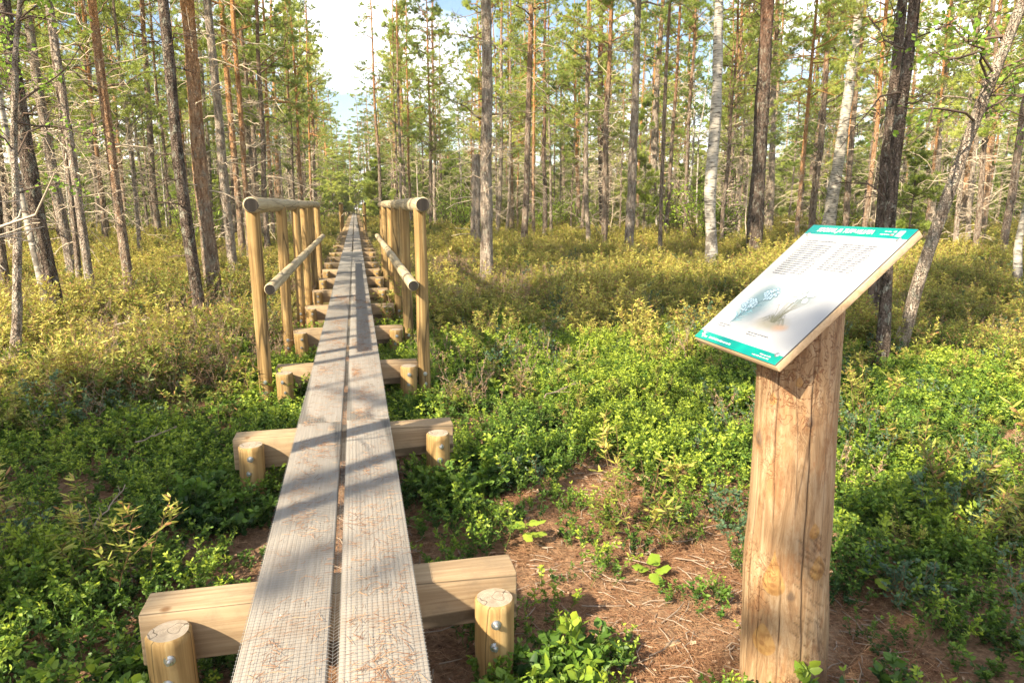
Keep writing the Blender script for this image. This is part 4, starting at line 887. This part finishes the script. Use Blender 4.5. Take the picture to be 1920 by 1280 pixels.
# leafy sprigs pushed up against the nearest posts
g = rng(91); ctr = [(.5, 3.27, .07, 7), (-.5, 3.24, .08, 6), (.47, 4.85, .06, 4), (-.47, 4.82, .06, 4), (.50, 1.72, .10, 9), (.62, 1.85, .12, 10), (.42, 1.6, .08, 6), (-.62, 1.75, .10, 5), (.62, 3.3, .12, 12), (.75, 3.5, .14, 12), (-.66, 3.35, .10, 8), (-.8, 5.0, .12, 8), (.78, 5.0, .14, 10), (1.28, 1.45, .05, 3)]
ex = np.concatenate([c[0] + g.normal(size=c[3]) * c[2] for c in ctr]); ey = np.concatenate([c[1] + g.normal(size=c[3]) * c[2] * .6 for c in ctr])
emit('sprigs_by_the_posts', bilbig + bil[:1], ex, ey, g, np.abs(ex) > .30, .8, 1.3, T('leafy bilberry sprigs crowding round the feet of the boardwalk posts', 'bilberry sprigs'))
def seedling(lab, px, py, h, seed, nl, l):
    g = rng(seed); p = at(px, py, .05); t = thing('broadleaf_seedling', lab, 'seedling', (p[0], p[1], float(hgt(p[0], p[1]))))
    mb = MB(); tubes(mb, np.array([[0, 0, -.02], [.004, .002, h * .5], [.0, .006, h]]), np.array([.0022, .0018, .0012]), 5)
    sm = obj('stem', mb.mesh('stem', [M['ledum_stem']]), t)
    mb = MB()
    for k in range(nl):
        a = k * 2.4 + g.normal() * .3; z = h * (.5 + .5 * k / nl); d = np.array([math.cos(a), math.sin(a), g.uniform(-.25, .25)]); d /= np.linalg.norm(d); sd = np.array([-math.sin(a), math.cos(a), 0]); b0 = np.array([0, 0, z]) + d * .02; L_ = l * g.uniform(.75, 1.15)
        n = 15; th_ = np.linspace(-1, 1, n); V = [b0]
        for q, u in enumerate(th_):   # toothed, lobed outline
            ang = u * 2.5; rad = L_ * (.62 + .38 * abs(math.cos(ang * 1.25)) ** 1.3) * (1 + .07 * (-1) ** q) * (.75 + .25 * math.cos(ang)); c = b0 + d * L_ * .35
            V.append(c + d * rad * math.cos(ang) * .68 + sd * rad * math.sin(ang) * .6 + np.array([0, 0, .05 * L_ * abs(math.sin(ang * 3)) - .10 * L_ * (abs(math.sin(ang)))]))
        V.append(b0 + d * L_ * .35); c_ = len(V) - 1
        mb.add(V, [[c_, q, q + 1] for q in range(1, n)] + [[c_, 0, 1], [c_, n, 0]], 0); tubes(mb, np.array([[0, 0, z], b0 + d * .005]), np.array([.001, .001]), 3, 1)
    obj('leaves', mb.mesh('leaves', [M['bushleaf'], M['ledum_stem']], False), t)
seedling('seedling with broad ribbed leaves lying low in the middle of the bare soil', 1222, 1062, .07, 1, 4, .085)
seedling('dark broad-leaved seedling at the left rim of the bare soil beside the nearest beam', 985, 1000, .13, 2, 6, .075)
seedling('sunlit broad-leaved seedling standing in the shrubs right of the sign post', 1752, 975, .22, 3, 7, .085)
seedling('small broad-leaved seedling low in front of the previous shrubs near the right corner', 1640, 1085, .12, 4, 5, .07)
def chip(lab, px, py, l, w, rz, seed):
    g = rng(seed); p = at(px, py, .02); mb = MB(); box(mb, (-l / 2, -w / 2, 0), (l / 2, w / 2, w * .45), bev=w * .12); mb.v[0] = mb.v[0] * (1, 1, 1) + g.normal(size=mb.v[0].shape) * w * .06; mb.v[0][:, 1] *= 1 - .5 * np.clip(mb.v[0][:, 0] / l, 0, 1)
    o = obj('wood_chip', mb.mesh('wood_chip', [M['ply']]), None, label=lab, category='wood chip'); o.location = (p[0], p[1], float(hgt(p[0], p[1])) + .006); o.rotation_euler = (.05, -.08, rz)
chip('pale sawn wood chip at the far rim of the bare soil', 1205, 897, .07, .034, .1, 1)
chip('greyish splinter of wood lying right of the nearest right post', 1052, 1150, .06, .018, -1.0, 2)
chip('light wood chip at the bottom edge of the picture right of the planks', 1128, 1268, .06, .024, .8, 3)
chip('brown wood chip half hidden by sprigs near the bottom edge', 1098, 1232, .05, .022, -1.1, 4)
chip('flat pale chip on the sunlit needles close to the sign post', 1262, 1192, .055, .022, .1, 5)
def fallen(lab, a, b, r, seed, za=.3, zb=.3, mat='deadwood'):
    g = rng(seed); A = at(*a, za); B = at(*b, zb); t_ = np.linspace(0, 1, 9)[:, None]; P = A * (1 - t_) + B * t_ + g.normal(size=(9, 3)) * np.linalg.norm(B - A) * .012; o_ = P[0].copy(); P = P - o_
    mb = MB(); tubes(mb, P, np.linspace(r, r * .4, 9), 7); Q, Lq = subs(g, P[None], np.array([np.linalg.norm(B - A) * .4]), 9, (.2, .6), .2, 4, .2); tubes(mb, Q, np.full(Q.shape[:2], r * .3), 4)
    o = obj('fallen_branch', mb.mesh('fallen_branch', [M[mat]]), None, label=lab, category='fallen branch'); o.location = o_
fallen('long pale dead stem propped slanting between the trunks left of the left big birch', (1225, 418), (1345, 396), .035, 1, .5, 1.25)
fallen('thin dead branch lying on the shrubs right of the right handrail', (1020, 745), (1085, 715), .005, 2, .22, .22, 'twig')
fallen('curved dry branch in the shaded shrubs left of the walkway', (175, 985), (235, 910), .004, 3, .22, .28, 'twig')
fallen('dry twiggy branch sticking out of shrubs before the second beam on the left', (255, 830), (330, 800), .0045, 4, .2, .3, 'twig')
fallen('grey fallen branch among the shrubs below the left pines', (215, 610), (330, 585), .014, 5, .3, .35)
# ---------------------------------------------------------------- far woods: one mass
def far_woods():
    g = rng(55); protos = []
    for q in range(6):
        src = pool[q] if q < 4 else spool[q - 3]; tr, cr_ = [next(c.data for c in src.children if c.name.startswith(nm)) for nm in ('trunk', 'crown')]
        protos.append((tr, cr_))
    pts = []; 
    while len(pts) < 260:
        D = math.sqrt(50 ** 2 + g.random() * (105 ** 2 - 50 ** 2)); a = R(g.uniform(-50, 50)); f = D * math.cos(a); r = D * math.sin(a); p = EYE[:2] + f * np.array([-_s, _c]) + r * RT[:2]
        if abs(p[0]) < 2.0 and p[1] < 76: continue
        pts.append(p)
    for x in np.arange(-7, 7.1, .5): pts.append(np.array([x, 82 + abs(g.normal()) * 5]))
    pts = np.array(pts); n = len(pts)
    # one joined mesh per kind (trunk + crown) used by the scatter
    pr = []
    for tr, cr_ in protos:
        mb = MB(); mats = [tr.materials[0], M['needle']]
        for me, mp_ in ((tr, lambda m: 0), (cr_, lambda m: m)):
            V = np.empty(len(me.vertices) * 3, np.float32); me.vertices.foreach_get('co', V); V = V.reshape(-1, 3); cnt = np.empty(len(me.polygons), np.int32); me.polygons.foreach_get('loop_total', cnt); li = np.empty(len(me.loops), np.int32); me.loops.foreach_get('vertex_index', li); mi = np.empty(len(me.polygons), np.int32); me.polygons.foreach_get('material_index', mi); st = np.concatenate([[0], np.cumsum(cnt)[:-1]])
            base = mb.n; mb.v.append(V.astype(float)); mb.n += len(V)
            for c in (3, 4):
                sel = np.where(cnt == c)[0]
                if len(sel): mb.f.append(li[st[sel][:, None] + np.arange(c)] + base); mb.m.append(np.array([mp_(m) for m in mi[sel]]) if me is tr else mi[sel])
        pr.append(mb.mesh('woodland', mats))
    s = g.uniform(.85, 1.2, n); ix = g.integers(0, 4, n)
    m = 620; D = g.uniform(46, 104, m); a = np.radians(g.uniform(-50, 50, m)); f = D * np.cos(a); r = D * np.sin(a); q2 = EYE[:2] + f[:, None] * np.array([-_s, _c]) + r[:, None] * RT[:2]; q2 = q2[(np.abs(q2[:, 0]) > 1.6) | (q2[:, 1] > 76)]; pts = np.vstack([pts, q2]); s = np.concatenate([s, g.uniform(.7, 1.4, len(q2)) * np.clip(np.hypot(q2[:, 0], q2[:, 1]) / 50, 1, 2)]); ix = np.concatenate([ix, g.integers(4, 6, len(q2))]); n = len(pts)
    scatter('distant_woods', pr, np.stack([pts[:, 0], pts[:, 1], hgt(pts[:, 0], pts[:, 1]) - .2], -1), np.stack([np.zeros(n), np.zeros(n), g.uniform(0, 6.28, n)], -1), np.stack([s * 1.3, s * 1.3, s], -1), ix, **T('far-off mass of pines closing the forest behind everything', 'woods'))
far_woods()
# ---------------------------------------------------------------- sunlit summer air
def haze():
    mb = MB(); box(mb, (-150, -30, -2.5), (150, 150, 24)); m = bpy.data.materials.new('haze'); m.use_nodes = True; t = m.node_tree; t.nodes.clear()
    v = N(t, 'ShaderNodeVolumePrincipled'); v.inputs['Color'].default_value = (.97, .97, .90, 1); v.inputs['Density'].default_value = .0005; v.inputs['Anisotropy'].default_value = .0
    o = N(t, 'ShaderNodeOutputMaterial'); t.links.new(v.outputs[0], o.inputs['Volume']); obj('haze', mb.mesh('haze', [m]), kind='stuff', label='light summer haze in the air between the trees', category='haze')
haze()
